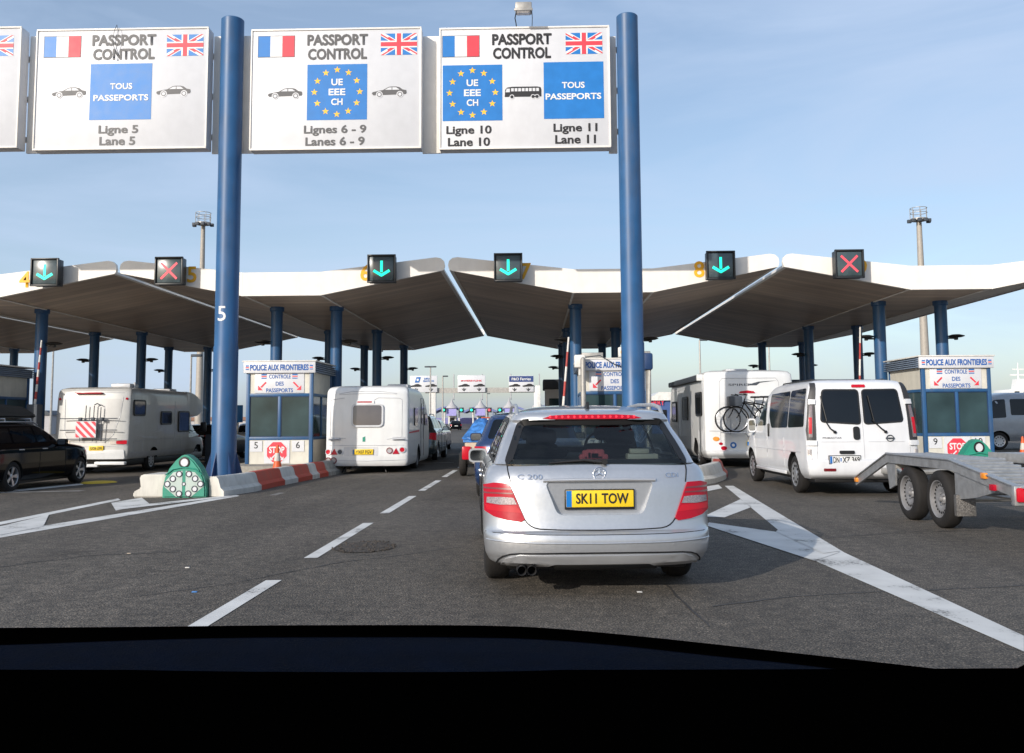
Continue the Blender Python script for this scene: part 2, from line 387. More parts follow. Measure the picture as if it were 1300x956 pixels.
def cutcyl(o, cyls, dark=1):      # cut wheel arches: (x0,x1,y,z,r)
    tmp = []
    for (x0, x1, y, z, r) in cyls:
        b = NB(); cyl(b, (x0, y, z), (x1, y, z), r, seg=40); c = part('t', b, M['dark'], ang=None); c.matrix_world = Matrix(); tmp.append(c)
        md = o.modifiers.new('b', 'BOOLEAN'); md.operation = 'DIFFERENCE'; md.solver = 'EXACT'; md.object = c
    par = o.parent; o.parent = None
    bpy.context.view_layer.update()
    me = bpy.data.meshes.new_from_object(o.evaluated_get(bpy.context.evaluated_depsgraph_get()))
    o.modifiers.clear(); old = o.data; ms = [m for m in old.materials]; o.data = me; me.name = o.name; o.parent = par
    me.materials.clear()
    for m in ms: me.materials.append(m)
    me.materials.append(M['dark']); di = len(ms)
    for p in me.polygons:
        p.material_index = min(p.material_index, di-1)
        for (x0, x1, y, z, r) in cyls:
            if min(x0, x1)-.01 < p.center.x < max(x0, x1)+.01 and math.hypot(p.center.y-y, p.center.z-z) < r*1.005 and (abs(abs(math.hypot(p.center.y-y, p.center.z-z))-r) < .01 or abs(p.normal.x) > .99):
                p.material_index = di
    me.set_sharp_from_angle(angle=R(30))
    for c in tmp: bpy.data.objects.remove(c)
def wheel(parent, r, wd, y, x, style='alloy', z=None, name='wheel', sidesgn=-1, rimm=None):
    """wheel on the left side (sidesgn -1) or right (+1); x is the outer face"""
    b = NB(); w2 = wd
    lathe(b, [(0.02, r*.62), (0, r*.68), (-.004, r*.80), (.012, r*.93), (.03, r*.985), (.05, r), (w2-.05, r), (w2-.012, r*.93), (w2, r*.7)], seg=40)
    o = part(name, b, M['rubber'], parent, ang=50, loc=(x, y, z if z is not None else r), rz=0 if sidesgn < 0 else math.pi)
    q = NB(); rr = r*.66
    lathe(q, [(.10, .001), (.10, rr*.99)], seg=40, mi=1)
    lathe(q, [(.10, rr), (.02, rr), (.006, rr*.985), (.012, rr*.93), (.05, rr*.91), (.095, rr*.9)], seg=40, mi=0)
    if style == 'alloy':
        for k in range(5):
            a = 2*math.pi*k/5+.3
            t = bmesh.new(); bmesh.ops.create_cube(t, size=1)
            for v in t.verts:
                o_ = v.co.z+.5; wv = (.16+.10*o_)*rr
                v.co = Vector((.018+.012*(1-o_)+(v.co.x+.5)*.03, v.co.y*wv*(1.5 if o_ > .5 else 1.2), rr*(.10+.86*o_)))
            bmesh.ops.bevel(t, geom=t.edges[:], offset=.006, segments=2, affect='EDGES'); merge(q, t, 0, Matrix.Rotation(a, 4, 'X'))
        lathe(q, [(.02, .001), (.018, rr*.16), (.03, rr*.24), (.06, rr*.26)], seg=20)
    elif style == 'steel':
        lathe(q, [(.05, .001), (.05, rr*.22), (.075, rr*.30), (.05, rr*.50), (.045, rr*.72), (.06, rr*.9)], seg=40)
        lathe(q, [(.015, .001), (.02, rr*.14), (.06, rr*.16)], seg=16)
        for k in range(20):
            a = 2*math.pi*k/20; c = Vector((.044, math.cos(a)*rr*.72, math.sin(a)*rr*.72)); cyl(q, c, c+Vector((-.004, 0, 0)), rr*.062, seg=8, mi=1)
        for k in range(5):
            a = 2*math.pi*k/5; c = Vector((.06, math.cos(a)*rr*.30, math.sin(a)*rr*.30)); cyl(q, c, c+Vector((-.02, 0, 0)), rr*.05, seg=6, mi=0)
    else:                                       # plastic cap
        lathe(q, [(.012, .001), (.012, rr*.3), (.02, rr*.34), (.015, rr*.9), (.03, rr*.97)], seg=40)
        for k in range(10):
            a = 2*math.pi*k/10; c = Vector((.014, math.cos(a)*rr*.68, math.sin(a)*rr*.68)); cyl(q, c, c+Vector((-.004, 0, 0)), rr*.11, seg=10, mi=1)
    part('rim', q, [rimm or (M['steelrim'] if style == 'steel' else M['alloy']), M['dark']], o, ang=35)
    return o
# ------------------------------------------------------------ ground materials
def asphalt():
    m = bpy.data.materials.new('asphalt'); m.use_nodes = True; n = m.node_tree; b = n.nodes['Principled BSDF']; L = n.links.new
    t = n.nodes.new('ShaderNodeTexCoord')
    def noise(s, d=8, r=.6, sc=(1, 1, 1)):
        mp_ = n.nodes.new('ShaderNodeMapping'); mp_.inputs['Scale'].default_value = sc; L(t.outputs['Object'], mp_.inputs[0])
        z = n.nodes.new('ShaderNodeTexNoise'); z.inputs['Scale'].default_value = s; z.inputs['Detail'].default_value = d; z.inputs['Roughness'].default_value = r; L(mp_.outputs[0], z.inputs['Vector']); return z
    def ramp(src, a, b_, ca, cb):
        r = n.nodes.new('ShaderNodeValToRGB'); r.color_ramp.elements[0].position = a; r.color_ramp.elements[1].position = b_
        r.color_ramp.elements[0].color = ca+(1,); r.color_ramp.elements[1].color = cb+(1,); L(src, r.inputs[0]); return r
    def mul(a, b_, f=1):
        x = n.nodes.new('ShaderNodeMix'); x.data_type = 'RGBA'; x.blend_type = 'MULTIPLY'; x.inputs['Factor'].default_value = f; L(a, x.inputs['A']); L(b_, x.inputs['B']); return x.outputs['Result']
    base = ramp(noise(.35, 8, .65).outputs['Fac'], .3, .7, (.118, .108, .096), (.174, .158, .140))
    fine = ramp(noise(70, 3, .7).outputs['Fac'], .38, .64, (.30, .30, .30), (1.75, 1.70, 1.62))
    lanes = ramp(noise(1.1, 5, .6, (1, .12, 1)).outputs['Fac'], .35, .65, (.80, .80, .80), (1.1, 1.1, 1.1))
    vo = n.nodes.new('ShaderNodeTexVoronoi'); vo.inputs['Scale'].default_value = 75; L(t.outputs['Object'], vo.inputs['Vector'])
    agg = ramp(vo.outputs['Distance'], .08, .42, (1.75, 1.68, 1.58), (.55, .55, .55))
    c = mul(base.outputs[0], fine.outputs[0]); c = mul(c, lanes.outputs[0]); c = mul(c, agg.outputs[0]); c = mul(c, ramp(noise(9, 5, .7).outputs['Fac'], .32, .68, (.62, .62, .62), (1.38, 1.35, 1.31)).outputs[0])
    # cracks
    vc = n.nodes.new('ShaderNodeTexVoronoi'); vc.feature = 'DISTANCE_TO_EDGE'; vc.inputs['Scale'].default_value = .16
    wz = noise(1.6, 4); wa = n.nodes.new('ShaderNodeVectorMath'); wa.operation = 'SCALE'; wa.inputs['Scale'].default_value = 1.1; L(wz.outputs['Color'], wa.inputs[0])
    ad = n.nodes.new('ShaderNodeVectorMath'); ad.operation = 'ADD'; L(t.outputs['Object'], ad.inputs[0]); L(wa.outputs[0], ad.inputs[1]); L(ad.outputs[0], vc.inputs['Vector'])
    ck = ramp(vc.outputs['Distance'], .0006, .0028, (.45, .45, .45), (1, 1, 1)); c = mul(c, ck.outputs[0], .55)
    st = ramp(noise(.9, 6, .75).outputs['Fac'], .55, .72, (1, 1, 1), (.52, .51, .50)); c = mul(c, st.outputs[0], .8)
    L(c, b.inputs['Base Color']); b.inputs['Roughness'].default_value = .8; b.inputs['Specular IOR Level'].default_value = .35
    bp = n.nodes.new('ShaderNodeBump'); bp.inputs['Strength'].default_value = .6; bp.inputs['Distance'].default_value = .006
    L(vo.outputs['Distance'], bp.inputs['Height']); L(bp.outputs[0], b.inputs['Normal'])
    return m
def paint(name, col, wear):
    m = bpy.data.materials.new(name); m.use_nodes = True; n = m.node_tree; b = n.nodes['Principled BSDF']; L = n.links.new
    t = n.nodes.new('ShaderNodeTexCoord'); z = n.nodes.new('ShaderNodeTexNoise'); z.inputs['Scale'].default_value = 26; z.inputs['Detail'].default_value = 9; z.inputs['Roughness'].default_value = .75; L(t.outputs['Object'], z.inputs['Vector'])
    z2 = n.nodes.new('ShaderNodeTexNoise'); z2.inputs['Scale'].default_value = 2.2; z2.inputs['Detail'].default_value = 6; L(t.outputs['Object'], z2.inputs['Vector'])
    a = n.nodes.new('ShaderNodeMath'); a.operation = 'ADD'; L(z.outputs['Fac'], a.inputs[0]); L(z2.outputs['Fac'], a.inputs[1])
    r = n.nodes.new('ShaderNodeMapRange'); r.inputs['From Min'].default_value = 1.28-wear; r.inputs['From Max'].default_value = 1.42-wear; L(a.outputs[0], r.inputs[0])
    x = n.nodes.new('ShaderNodeMix'); x.data_type = 'RGBA'; x.inputs['A'].default_value = col+(1,); x.inputs['B'].default_value = (.10, .095, .088, 1); L(r.outputs[0], x.inputs['Factor'])
    d = n.nodes.new('ShaderNodeMapRange'); d.inputs['From Min'].default_value = .3; d.inputs['From Max'].default_value = .75; d.inputs['To Min'].default_value = 1.0; d.inputs['To Max'].default_value = .72; L(z2.outputs['Fac'], d.inputs[0])
    y = n.nodes.new('ShaderNodeMix'); y.data_type = 'RGBA'; y.blend_type = 'MULTIPLY'; y.inputs['Factor'].default_value = 1; L(x.outputs['Result'], y.inputs['A']); L(d.outputs[0], y.inputs['B'])
    L(y.outputs['Result'], b.inputs['Base Color']); b.inputs['Roughness'].default_value = .7
    return m
M['asphalt'] = asphalt(); M['paint'] = paint('road_paint', (.66, .655, .63), .17); M['faint'] = paint('worn_paint', (.26, .25, .235), .25)
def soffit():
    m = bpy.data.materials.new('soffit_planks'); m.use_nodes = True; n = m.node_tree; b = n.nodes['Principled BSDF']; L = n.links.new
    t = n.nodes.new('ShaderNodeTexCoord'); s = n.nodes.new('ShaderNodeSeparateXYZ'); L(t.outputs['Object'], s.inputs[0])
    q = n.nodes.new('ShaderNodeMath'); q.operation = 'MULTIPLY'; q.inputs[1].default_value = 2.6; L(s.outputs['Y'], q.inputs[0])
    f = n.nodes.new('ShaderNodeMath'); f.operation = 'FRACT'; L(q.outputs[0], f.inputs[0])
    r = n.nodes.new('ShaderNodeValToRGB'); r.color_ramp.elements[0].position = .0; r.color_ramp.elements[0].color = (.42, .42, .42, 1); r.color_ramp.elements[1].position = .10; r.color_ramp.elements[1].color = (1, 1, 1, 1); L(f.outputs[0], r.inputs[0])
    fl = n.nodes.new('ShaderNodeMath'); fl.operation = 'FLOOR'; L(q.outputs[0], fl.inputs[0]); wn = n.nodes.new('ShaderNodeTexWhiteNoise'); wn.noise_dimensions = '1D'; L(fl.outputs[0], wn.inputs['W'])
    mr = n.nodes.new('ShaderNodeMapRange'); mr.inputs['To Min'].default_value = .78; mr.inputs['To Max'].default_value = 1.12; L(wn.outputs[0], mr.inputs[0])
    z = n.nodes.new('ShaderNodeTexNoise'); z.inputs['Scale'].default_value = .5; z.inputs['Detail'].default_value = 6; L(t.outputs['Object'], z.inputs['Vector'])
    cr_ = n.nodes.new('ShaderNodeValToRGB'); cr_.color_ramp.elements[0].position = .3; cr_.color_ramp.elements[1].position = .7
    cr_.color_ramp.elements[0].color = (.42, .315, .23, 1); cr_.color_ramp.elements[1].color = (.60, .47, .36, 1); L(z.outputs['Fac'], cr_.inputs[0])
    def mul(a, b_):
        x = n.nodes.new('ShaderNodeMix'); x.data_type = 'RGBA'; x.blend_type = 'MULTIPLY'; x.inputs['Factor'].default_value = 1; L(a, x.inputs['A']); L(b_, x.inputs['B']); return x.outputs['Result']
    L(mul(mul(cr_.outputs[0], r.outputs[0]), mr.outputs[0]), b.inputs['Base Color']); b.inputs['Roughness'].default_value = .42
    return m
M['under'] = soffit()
# ------------------------------------------------------------ ground
b = NB(); xs = [-2500, -28, -2, 2500]; ys = [-60, 2800]
vs = [[b.verts.new((x, y, gz(x))) for x in xs] for y in ys]
for i in range(3): b.faces.new((vs[0][i], vs[0][i+1], vs[1][i+1], vs[1][i]))
tag(part('road', b, M['asphalt'], ang=None), kind='structure')
mk = NB(); mf = NB()
def mark(bm, pts, dz=.004):
    f = bm.faces.new([bm.verts.new((p[0], p[1], gz(p[0])+dz)) for p in pts]); f.normal_update()
    if f.normal.z < 0: f.normal_flip()
def pxm(bm, pts, dz=.004): mark(bm, [G(*p) for p in pts], dz)
for k in range(-1, 12):
    y0 = 4.55+4.22*k
    mark(mk, [(-2.20, y0), (-2.07, y0), (-2.07, y0+3), (-2.20, y0+3)])
pxm(mk, [(920, 617), (931, 617), (1072, 702), (1300, 808), (1300, 828), (1036, 713)], .004)
pxm(mk, [(897, 668), (900, 664), (985, 676), (1034, 690), (1066, 702), (1034, 713)], .008)
pxm(mk, [(985, 676), (1000, 664), (1066, 701), (1045, 704)], .012)
pxm(mk, [(893, 656), (940, 634), (954, 644), (920, 657)])
pxm(mk, [(888, 619), (912, 615.5), (917, 620), (892, 625)])
pxm(mk, [(-40, 675), (-40, 671), (150, 633), (153, 635)]); pxm(mk, [(-40, 690), (-40, 683), (300, 628.5), (304, 630)])
pxm(mk, [(141, 638.5), (180, 632), (190, 640), (147, 648.5)], .004); pxm(mk, [(147, 648), (190, 640), (285, 630), (300, 630)], .008)
pxm(mk, [(-30, 676), (62, 654), (55, 669), (-30, 686)], .008)
pxm(mk, [(-20, 628), (-20, 625.5), (104, 614), (106, 615.5)])
for (px0, py0, px1, py1) in ((172, 655, 300, 648),): pass
for y0 in (29, 36, 47):
    mark(mf, [(-5.2, y0), (-2.6, y0), (-2.6, y0+.35), (-5.2, y0+.35)]); mark(mf, [(-1.6, y0+4), (.9, y0+4), (.9, y0+4.3), (-1.6, y0+4.3)])
mark(mf, [(-4.9, 16.95), (16, 16.95), (16, 17.55), (-4.9, 17.55)], .002)
mark(mf, [(-20, 19.3), (-9.6, 19.3), (-9.6, 19.6), (-20, 19.6)], .002)
def seam(pts, w0=.02):
    pp = []
    for a_, c_ in zip(pts, pts[1:]):
        for k in range(6): t_ = k/6; pp.append((a_[0]+(c_[0]-a_[0])*t_+random.uniform(-2, 2), a_[1]+(c_[1]-a_[1])*t_+random.uniform(-.5, .5)))
    q = [G(*p) for p in pp]
    for a_, c_ in zip(q, q[1:]):
        d = (c_-a_).normalized(); n_ = Vector((-d.y, d.x, 0))*w0*random.uniform(.4, 1.1); mark(ms, [a_+n_, c_+n_, c_-n_, a_-n_], .003)
ms = NB()
for pts in (((845, 742), (872, 768), (905, 802)), ((905, 770), (1010, 757), (1180, 749), (1340, 742)), ((150, 760), (290, 742), (420, 716), (620, 690)), ((0, 720), (120, 705), (250, 700)), ((300, 650), (420, 640), (600, 632)), ((960, 690), (1140, 676), (1300, 672))): seam(pts, .012)
tag(part('tar_seams', ms, mat('tar', (.045, .042, .04), .6, 0, .3, 20), ang=None), kind='structure')
tag(part('road_markings', mk, M['paint'], ang=None), kind='structure'); tag(part('stop_line', mf, M['faint'], ang=None), kind='structure')
# rough tar patch round the manhole, low yellow dome
c = G(463, 694.5); b = NB(); pts = []
for k in range(40):
    a = 2*math.pi*k/40; r = 1+random.uniform(-.09, .09); pts.append((c.x+.30*r*math.cos(a), c.y+.42*r*math.sin(a)))
v = [b.verts.new((x, y, gz(x)+.006)) for x, y in pts]; b.faces.new(v)
lathe(b, [(.006, .001), (.014, .2), (.014, .23), (.006, .25)], (c.x, c.y, gz(c.x)), 'z', 32)
for _ in range(160):
    a = random.uniform(0, 6.28); r = random.uniform(0, 1)**.5; x, y = c.x+.33*r*math.cos(a), c.y+.45*r*math.sin(a); s = random.uniform(.005, .013)
    box(b, x-s, x+s, y-s, y+s, gz(x)+.004, gz(x)+.006+s, s*.3, seg=1)
m_p = mat('gravel_patch', (.070, .060, .052), .9, 0, .6, 30, bump=1, bsc=60)
tag(part('manhole_cover', b, m_p), 'round rough tar covered manhole in the lane behind the silver estate', 'manhole cover')
c = G(126, 613); b = NB(); lathe(b, [(0, .42), (.03, .36), (.045, .2), (.05, .001)], (c.x, c.y, c.z), 'z', 24)
tag(part('lane_stud', b, mat('yellow_rubber', (.60, .42, .03), .6, dirt=.3)), 'yellow rubber dome on the road near the rear of the left motorhome', 'road stud')
# litter specks
for (px, py, cc, nm) in ((247, 752, (.05, .2, .5), 'blue'), (164, 703, (.5, .4, .3), 'pale'), (238, 721, (.6, .58, .55), 'white'), (812, 632+120, (.5, .5, .5), 'grey')):
    c = G(px, py); b = NB(); box(b, c.x-.02, c.x+.02, c.y-.012, c.y+.012, c.z, c.z+.008, .003)
    tag(part('litter', b, mat('litter_'+nm, cc)), {'blue': 'tiny blue scrap of litter on the open asphalt left of the dashes', 'pale': 'tiny tan scrap of litter on the asphalt below the left hatching', 'white': 'tiny white scrap of litter on the left asphalt', 'grey': 'tiny grey scrap of litter on the asphalt behind the silver estate'}[nm], 'litter')
# ------------------------------------------------------------ canopies
YF, YB, PITCHX = 25.3, 45.2, 9.24
CXS = [2.16+PITCHX*k for k in (-3, -2, -1, 0, 1)]
ORD = {0: 'half seen at the far left edge', 1: 'with yellow number 4, left of the number 5 pillar', 2: 'over the lane 5 and 6 booth', 3: 'over the middle 7 and 8 booth behind the silver estate', 4: 'at the right end over the 9 and 10 booth'}
numbers = {1: [('4', 1.98)], 2: [('5', -2.52), ('6', 2.36)], 3: [('7', -2.42), ('8', 2.37)], 4: [('9', -2.42)]}
sigs = {1: [(2.77, 'g')], 2: [(-3.0, 'r'), (2.88, 'g')], 3: [(-2.89, 'g'), (2.88, 'g')], 4: [(-2.90, 'r')]}
W = 4.54
for i, cx in enumerate(CXS):
    t = thing('canopy', 'white edged butterfly canopy '+ORD[i], 'canopy', (cx, 0, 0), group='row of toll lane canopies')
    bot = [(-W, 5.47), (-1.1, 4.80), (1.1, 4.80), (W, 5.47)]; top = [(W+.035, 5.60), (W+.01, 5.73), (W-.08, 5.81), (W-.22, 5.835), (1.1, 5.46), (-1.1, 5.46), (-W+.22, 5.835), (-W+.08, 5.81), (-W-.01, 5.73), (-W-.035, 5.60)]
    b = NB(); prism(b, bot+top, YF, YF+.12)                      # front fascia
    prism(b, bot+top, YB-.12, YB)
    for s in (-1, 1): prism(b, [(s*W, 5.47), (s*W, 5.54), (s*(W-.10), 5.54), (s*(W-.10), 5.455)], YF+.12, YB-.12)
    for x in (-1.1, 1.1, -2.9, 2.9): box(b, x-.006, x+.006, YF-.004, YF+.02, 4.79+max(0, abs(x)-1.1)*.2, 5.455+max(0, abs(x)-1.1)*.105)
    for x in (-1.1, 1.1): box(b, x-.03, x+.03, YF+.2, YB-.2, 4.81, 4.835)
    part('fascia', b, M['fascia'], t, ang=20)
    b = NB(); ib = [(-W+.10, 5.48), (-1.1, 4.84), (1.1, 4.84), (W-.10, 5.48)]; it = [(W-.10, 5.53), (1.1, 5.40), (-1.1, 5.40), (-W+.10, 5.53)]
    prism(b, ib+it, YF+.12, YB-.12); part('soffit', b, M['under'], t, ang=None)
    for (s, x) in numbers.get(i, []): txts(t, [(s, x, 5.42 if s != '4' else 5.33, None, .44)], M['yellow'], YF-.008, .02, name='lane_number')
    for (x, kd) in sigs.get(i, []):
        n_ = {(1, 'g'): 4, (2, 'r'): 5, (2, 'g'): 6, (4, 'r'): 9}.get((i, kd)) or (7 if x < 0 else 8)
        q = thing('lane_signal', {'g': 'square lane signal with a lit green down arrow beside the yellow %s', 'r': 'square lane signal with a lit red cross beside the yellow %s'}[kd] % n_, 'lane signal', (cx+x, YF-.42, 5.46), group='lane signals on the canopy edge')
        b = NB(); box(b, -.37, .37, 0, .30, -.37, .37, .02); box(b, -.12, .12, .29, .42, -.2, .2, .01)
        for s in (-1, 1): box(b, s*.37-.02, s*.37+.02, -.05, .02, -.39, .39, .005); box(b, -.37, .37, -.05, .02, s*.37-.02, s*.37+.02, .005)
        part('housing', b, M['frame'], q)
        b = NB(); box(b, -.325, .325, -.012, .0, -.325, .325, .004); part('screen', b, M['scrn'], q)
        b = NB()
        def bar(x0, z0, x1, z1, hw):
            d = Vector((x1-x0, z1-z0)).normalized(); nn = Vector((-d.y, d.x))*hw
            flat(b, [(x0+nn.x, z0+nn.y), (x1+nn.x, z1+nn.y), (x1-nn.x, z1-nn.y), (x0-nn.x, z0-nn.y)], -.017+random.uniform(-.0015, .0015))
        if kd == 'g': bar(0, .22, 0, -.10, .035); bar(-.22, -.05, .012, -.19, .038); bar(.22, -.05, -.012, -.19, .038)
        else: bar(-.22, .22, .22, -.22, .03); bar(-.22, -.22, .22, .22, .03)
        part('arrow' if kd == 'g' else 'cross', b, M['gled'] if kd == 'g' else M['gglow'], q, ang=None)
    for r, Y in enumerate((28.2, 35.5, 42.8)):
        for s in (-1, 1):
            x = cx+.93*s
            if i == 0 and r < 2: continue
            cps = {0: 'under the far left canopy', 1: 'under the lane 4 canopy', 2: 'behind booth 5 and 6', 3: 'behind the middle booth', 4: 'behind booth 9 and 10'}[i]
            q = thing('canopy_column', '%s blue column of the %s pair %s' % ('left' if s < 0 else 'right', ('front', 'middle', 'back')[r], cps), 'column', (x, Y, gz(x)), group='blue columns holding up the canopies')
            b = NB(); cyl(b, (0, 0, 0), (0, 0, 4.86-gz(x)), .178, seg=28); lathe(b, [(0, .30), (.03, .30), (.03, .18)], seg=24, axis='z'); lathe(b, [(4.70-gz(x), .18), (4.72-gz(x), .22), (4.84-gz(x), .22)], seg=24, axis='z')
            part('shaft', b, M['blue'], q)
            b = NB(); zl = 3.78-gz(x); lathe(b, [(.03, .02), (.035, .12), (0, .24), (-.02, .25), (-.05, .16), (-.06, .001)], (s*.42, -.02, zl), 'z', 24)
            box(b, min(s*.17, s*.42), max(s*.17, s*.42), -.04, 0, zl-.10, zl-.05, .01); box(b, s*.42-.05, s*.42+.05, -.07, .03, zl-.13, zl-.04, .02)
            part('uplight', b, M['black'], q)
# ------------------------------------------------------------ islands
def island(cx, y0, y1, nm, lab):
    b = NB(); z = gz(cx); hw = 1.22; pts = []
    for k in range(9): a = math.pi+math.pi*k/8; pts.append((cx+hw*math.cos(a), y0+hw*.35+hw*.35*math.sin(a)))
    pts += [(cx+hw, y1), (cx-hw, y1)]
    prism(b, pts, z-.3, .145, 'z'); tb = b
    tag(part('traffic_island', b, M['concrete'], ang=30), kind='structure')
for cx in CXS[1:]: island(cx, 24.0, 47, '', '')
# ------------------------------------------------------------ booths
def small_flag(b, x, z, w, h, y):
    flat(b, rect(x-w/2, x+w/2, z+h*.22, z+h/2), y, 0); flat(b, rect(x-w/2, x+w/2, z-h/2, z-h*.28), y, 0); flat(b, rect(x-w/2, x+w/2, z-h*.12, z+h*.10), y, 1)
def booth(cx, label, nums, clutter=False):
    t = thing('passport_booth', label, 'booth', (cx, YF, .145), group='police booths on the islands')
    hw, D = .93, 2.35; z0 = 0
    def zz(z): return z-.145
    b = NB()
    for x in (-hw+.05, hw-.05):
        for y in (.05, D-.05): box(b, x-.05, x+.05, y-.05, y+.05, 0, zz(2.66), .008)
    for (za, zb) in ((zz(2.0), zz(2.08)), (zz(.80), zz(.88))):
        box(b, -hw+.09, hw-.09, .01, .09, za, zb, .006); box(b, -hw+.09, hw-.09, D-.09, D-.01, za, zb, .006)
        for s in (-1, 1): box(b, s*(hw-.05)-.04, s*(hw-.05)+.04, .10, D-.10, za, zb, .006)
    box(b, -.035, .035, .015, .085, zz(.88), zz(2.0), .005)
    for s in (-1, 1): box(b, s*(hw-.05)-.035, s*(hw-.05)+.035, D*.5-.03, D*.5+.03, zz(.88), zz(2.0), .005)
    part('frame', b, M['blue'], t)
    for (za, zb) in ((zz(2.08), zz(2.66)), (0, zz(.80))):
        b = NB(); box(b, -hw+.095, hw-.095, .03, .07, za, zb); box(b, -hw+.095, hw-.095, D-.07, D-.03, za, zb)
        for s in (-1, 1): box(b, s*(hw-.05)-.035, s*(hw-.05)+.02, .07, D-.07, za, zb)
        part('wall', b, M['cream'], t, ang=None)
    pass
    for k, (xa, xb) in enumerate(((-hw+.10, -.035), (.035, hw-.10))):
        b = NB(); box(b, xa, xb, .045, .055, zz(.88), zz(2.0)); pn = part('window', b, M['bglass'], t, ang=None)
        b = NB(); fw = .018
        for (c0, c1, c2, c3) in ((xa, xa+fw, zz(.88), zz(2.0)), (xb-fw, xb, zz(.88), zz(2.0)), (xa+fw, xb-fw, zz(.88), zz(.88)+fw), (xa+fw, xb-fw, zz(2.0)-fw, zz(2.0))): box(b, c0, c1, .03, .044, c2, c3)
        part('sash', b, M['dblue'], pn)
    for s in (-1, 1):
        for (ya, yb) in ((.10, D*.5-.03), (D*.5+.03, D-.10)):
            b = NB(); box(b, s*(hw-.05)-.006, s*(hw-.05)+.006, ya, yb, zz(.88), zz(2.0)); part('window', b, M['bglass'], t, ang=None)
    b = NB(); box(b, -hw+.10, hw-.10, D-.055, D-.045, zz(.88), zz(2.0)); part('window', b, M['bglass'], t, ang=None)
    # desk, monitor and chair inside
    b = NB(); box(b, -.8, .8, .15, .6, zz(.86), zz(.90)); box(b, -.35, -.02, .35, .40, zz(.95), zz(1.25), .01); box(b, .2, .6, 1.2, 1.35, zz(.7), zz(1.35), .05); part('desk', b, M['roofd'], t)
    b = NB(); box(b, -1.0, 1.0, -.06, .02, zz(2.64), zz(2.95), .012)
    part('header', b, M['signw'], t)
    b = NB(); box(b, -.97, .97, .02, D+.06, zz(2.66), zz(2.90)); 
    for k in range(5):
        z = zz(2.665)+k*.055
        for s in (-1, 1): box(b, s*1.0-.035, s*1.0+.03, .025, D+.1, z, z+.03, .006)
        box(b, -1, 1, D+.06, D+.1, z, z+.03, .006)
    part('louvres', b, M['louvre'], t)
    b = NB(); box(b, -1.03, 1.03, -.08, D+.12, zz(2.95)+.002, zz(2.99), .008); part('roof', b, M['white'], t)
    txts(t, [('POLICE AUX FRONTIERES', 0, zz(2.795), 1.62, .155)], M['bluetxt'], -.064, .04)
    for fa in ((-.89, zz(2.795), .09, .13, -.064), (.89, zz(2.795), .09, .13, -.064), (-.44, zz(2.55), .15, .13, .006), (.42, zz(2.55), .15, .13, .006)):
        b = NB(); flat(b, rect(fa[0]-fa[2]/2, fa[0]+fa[2]/2, fa[1]-fa[3]/2, fa[1]+fa[3]/2), fa[4]+.002, 2); small_flag(b, *fa); part('flag', b, [M['fblue'], M['signred'], M['signw']], t, ang=None)
    b = NB(); box(b, -.70, .68, .010, .028, zz(2.09), zz(2.64), .003); part('notice_board', b, M['signw'], t)
    txts(t, [('CONTROLE', 0, zz(2.545), .60, .11), ('DES', 0, zz(2.35), .22, .11), ('PASSEPORTS', 0, zz(2.165), .74, .11)], M['bluetxt'], .006, .018)
    for s in (-1, 1):
        b = NB()
        def bar(x0, z0, x1, z1, h):
            d = Vector((x1-x0, z1-z0)).normalized(); nn = Vector((-d.y, d.x))*h
            flat(b, [(x0+nn.x, z0+nn.y), (x1+nn.x, z1+nn.y), (x1-nn.x, z1-nn.y), (x0-nn.x, z0-nn.y)], .005)
        bar(s*.38, zz(2.39), s*.52, zz(2.25), .022); flat(b, [(s*.60, zz(2.17)), (s*.60, zz(2.30)), (s*.47, zz(2.17))], .0045)
        part('arrow', b, M['signred'], t, ang=None)
    # stop sign
    b = NB(); box(b, -.40, .30, .012, .028, zz(.16), zz(.79)); part('notice_board', b, M['signw'], t)
    b = NB(); flat(b, circ(-.05, zz(.47), .325, 8, math.pi/8), .009, 1); flat(b, circ(-.05, zz(.47), .295, 8, math.pi/8), .006, 0)
    for s in (-1, 1):
        x0, z_0, x1, z_1 = -.05+s*.03, zz(.41), -.05+s*.15, zz(.29); d = Vector((x1-x0, z_1-z_0)).normalized(); nn = Vector((-d.y, d.x))*.018
        flat(b, [(x0+nn.x, z_0+nn.y), (x1+nn.x, z_1+nn.y), (x1-nn.x, z_1-nn.y), (x0-nn.x, z_0-nn.y)], .003, 1); flat(b, [(-.05+s*.19, zz(.25)), (-.05+s*.19, zz(.35)), (-.05+s*.09, zz(.25))], .0025, 1)
    st = part('stop_sign', b, [M['signred'], M['signw']], t, ang=None)
    txts(st, [('STOP', -.05, zz(.53), .42, .17)], M['wtxt'], .002, .03)
    for xa in (-.80, .36): b = NB(); box(b, xa, xa+.34, .014, .028, zz(.48), zz(.78)); part('number_plate', b, M['signw'], t)
    txts(t, [(nums[0], -.63, zz(.66), None, .18), (nums[1], .53, zz(.66), None, .18)], M['dtxt'], .010, .008, name='lane_number')
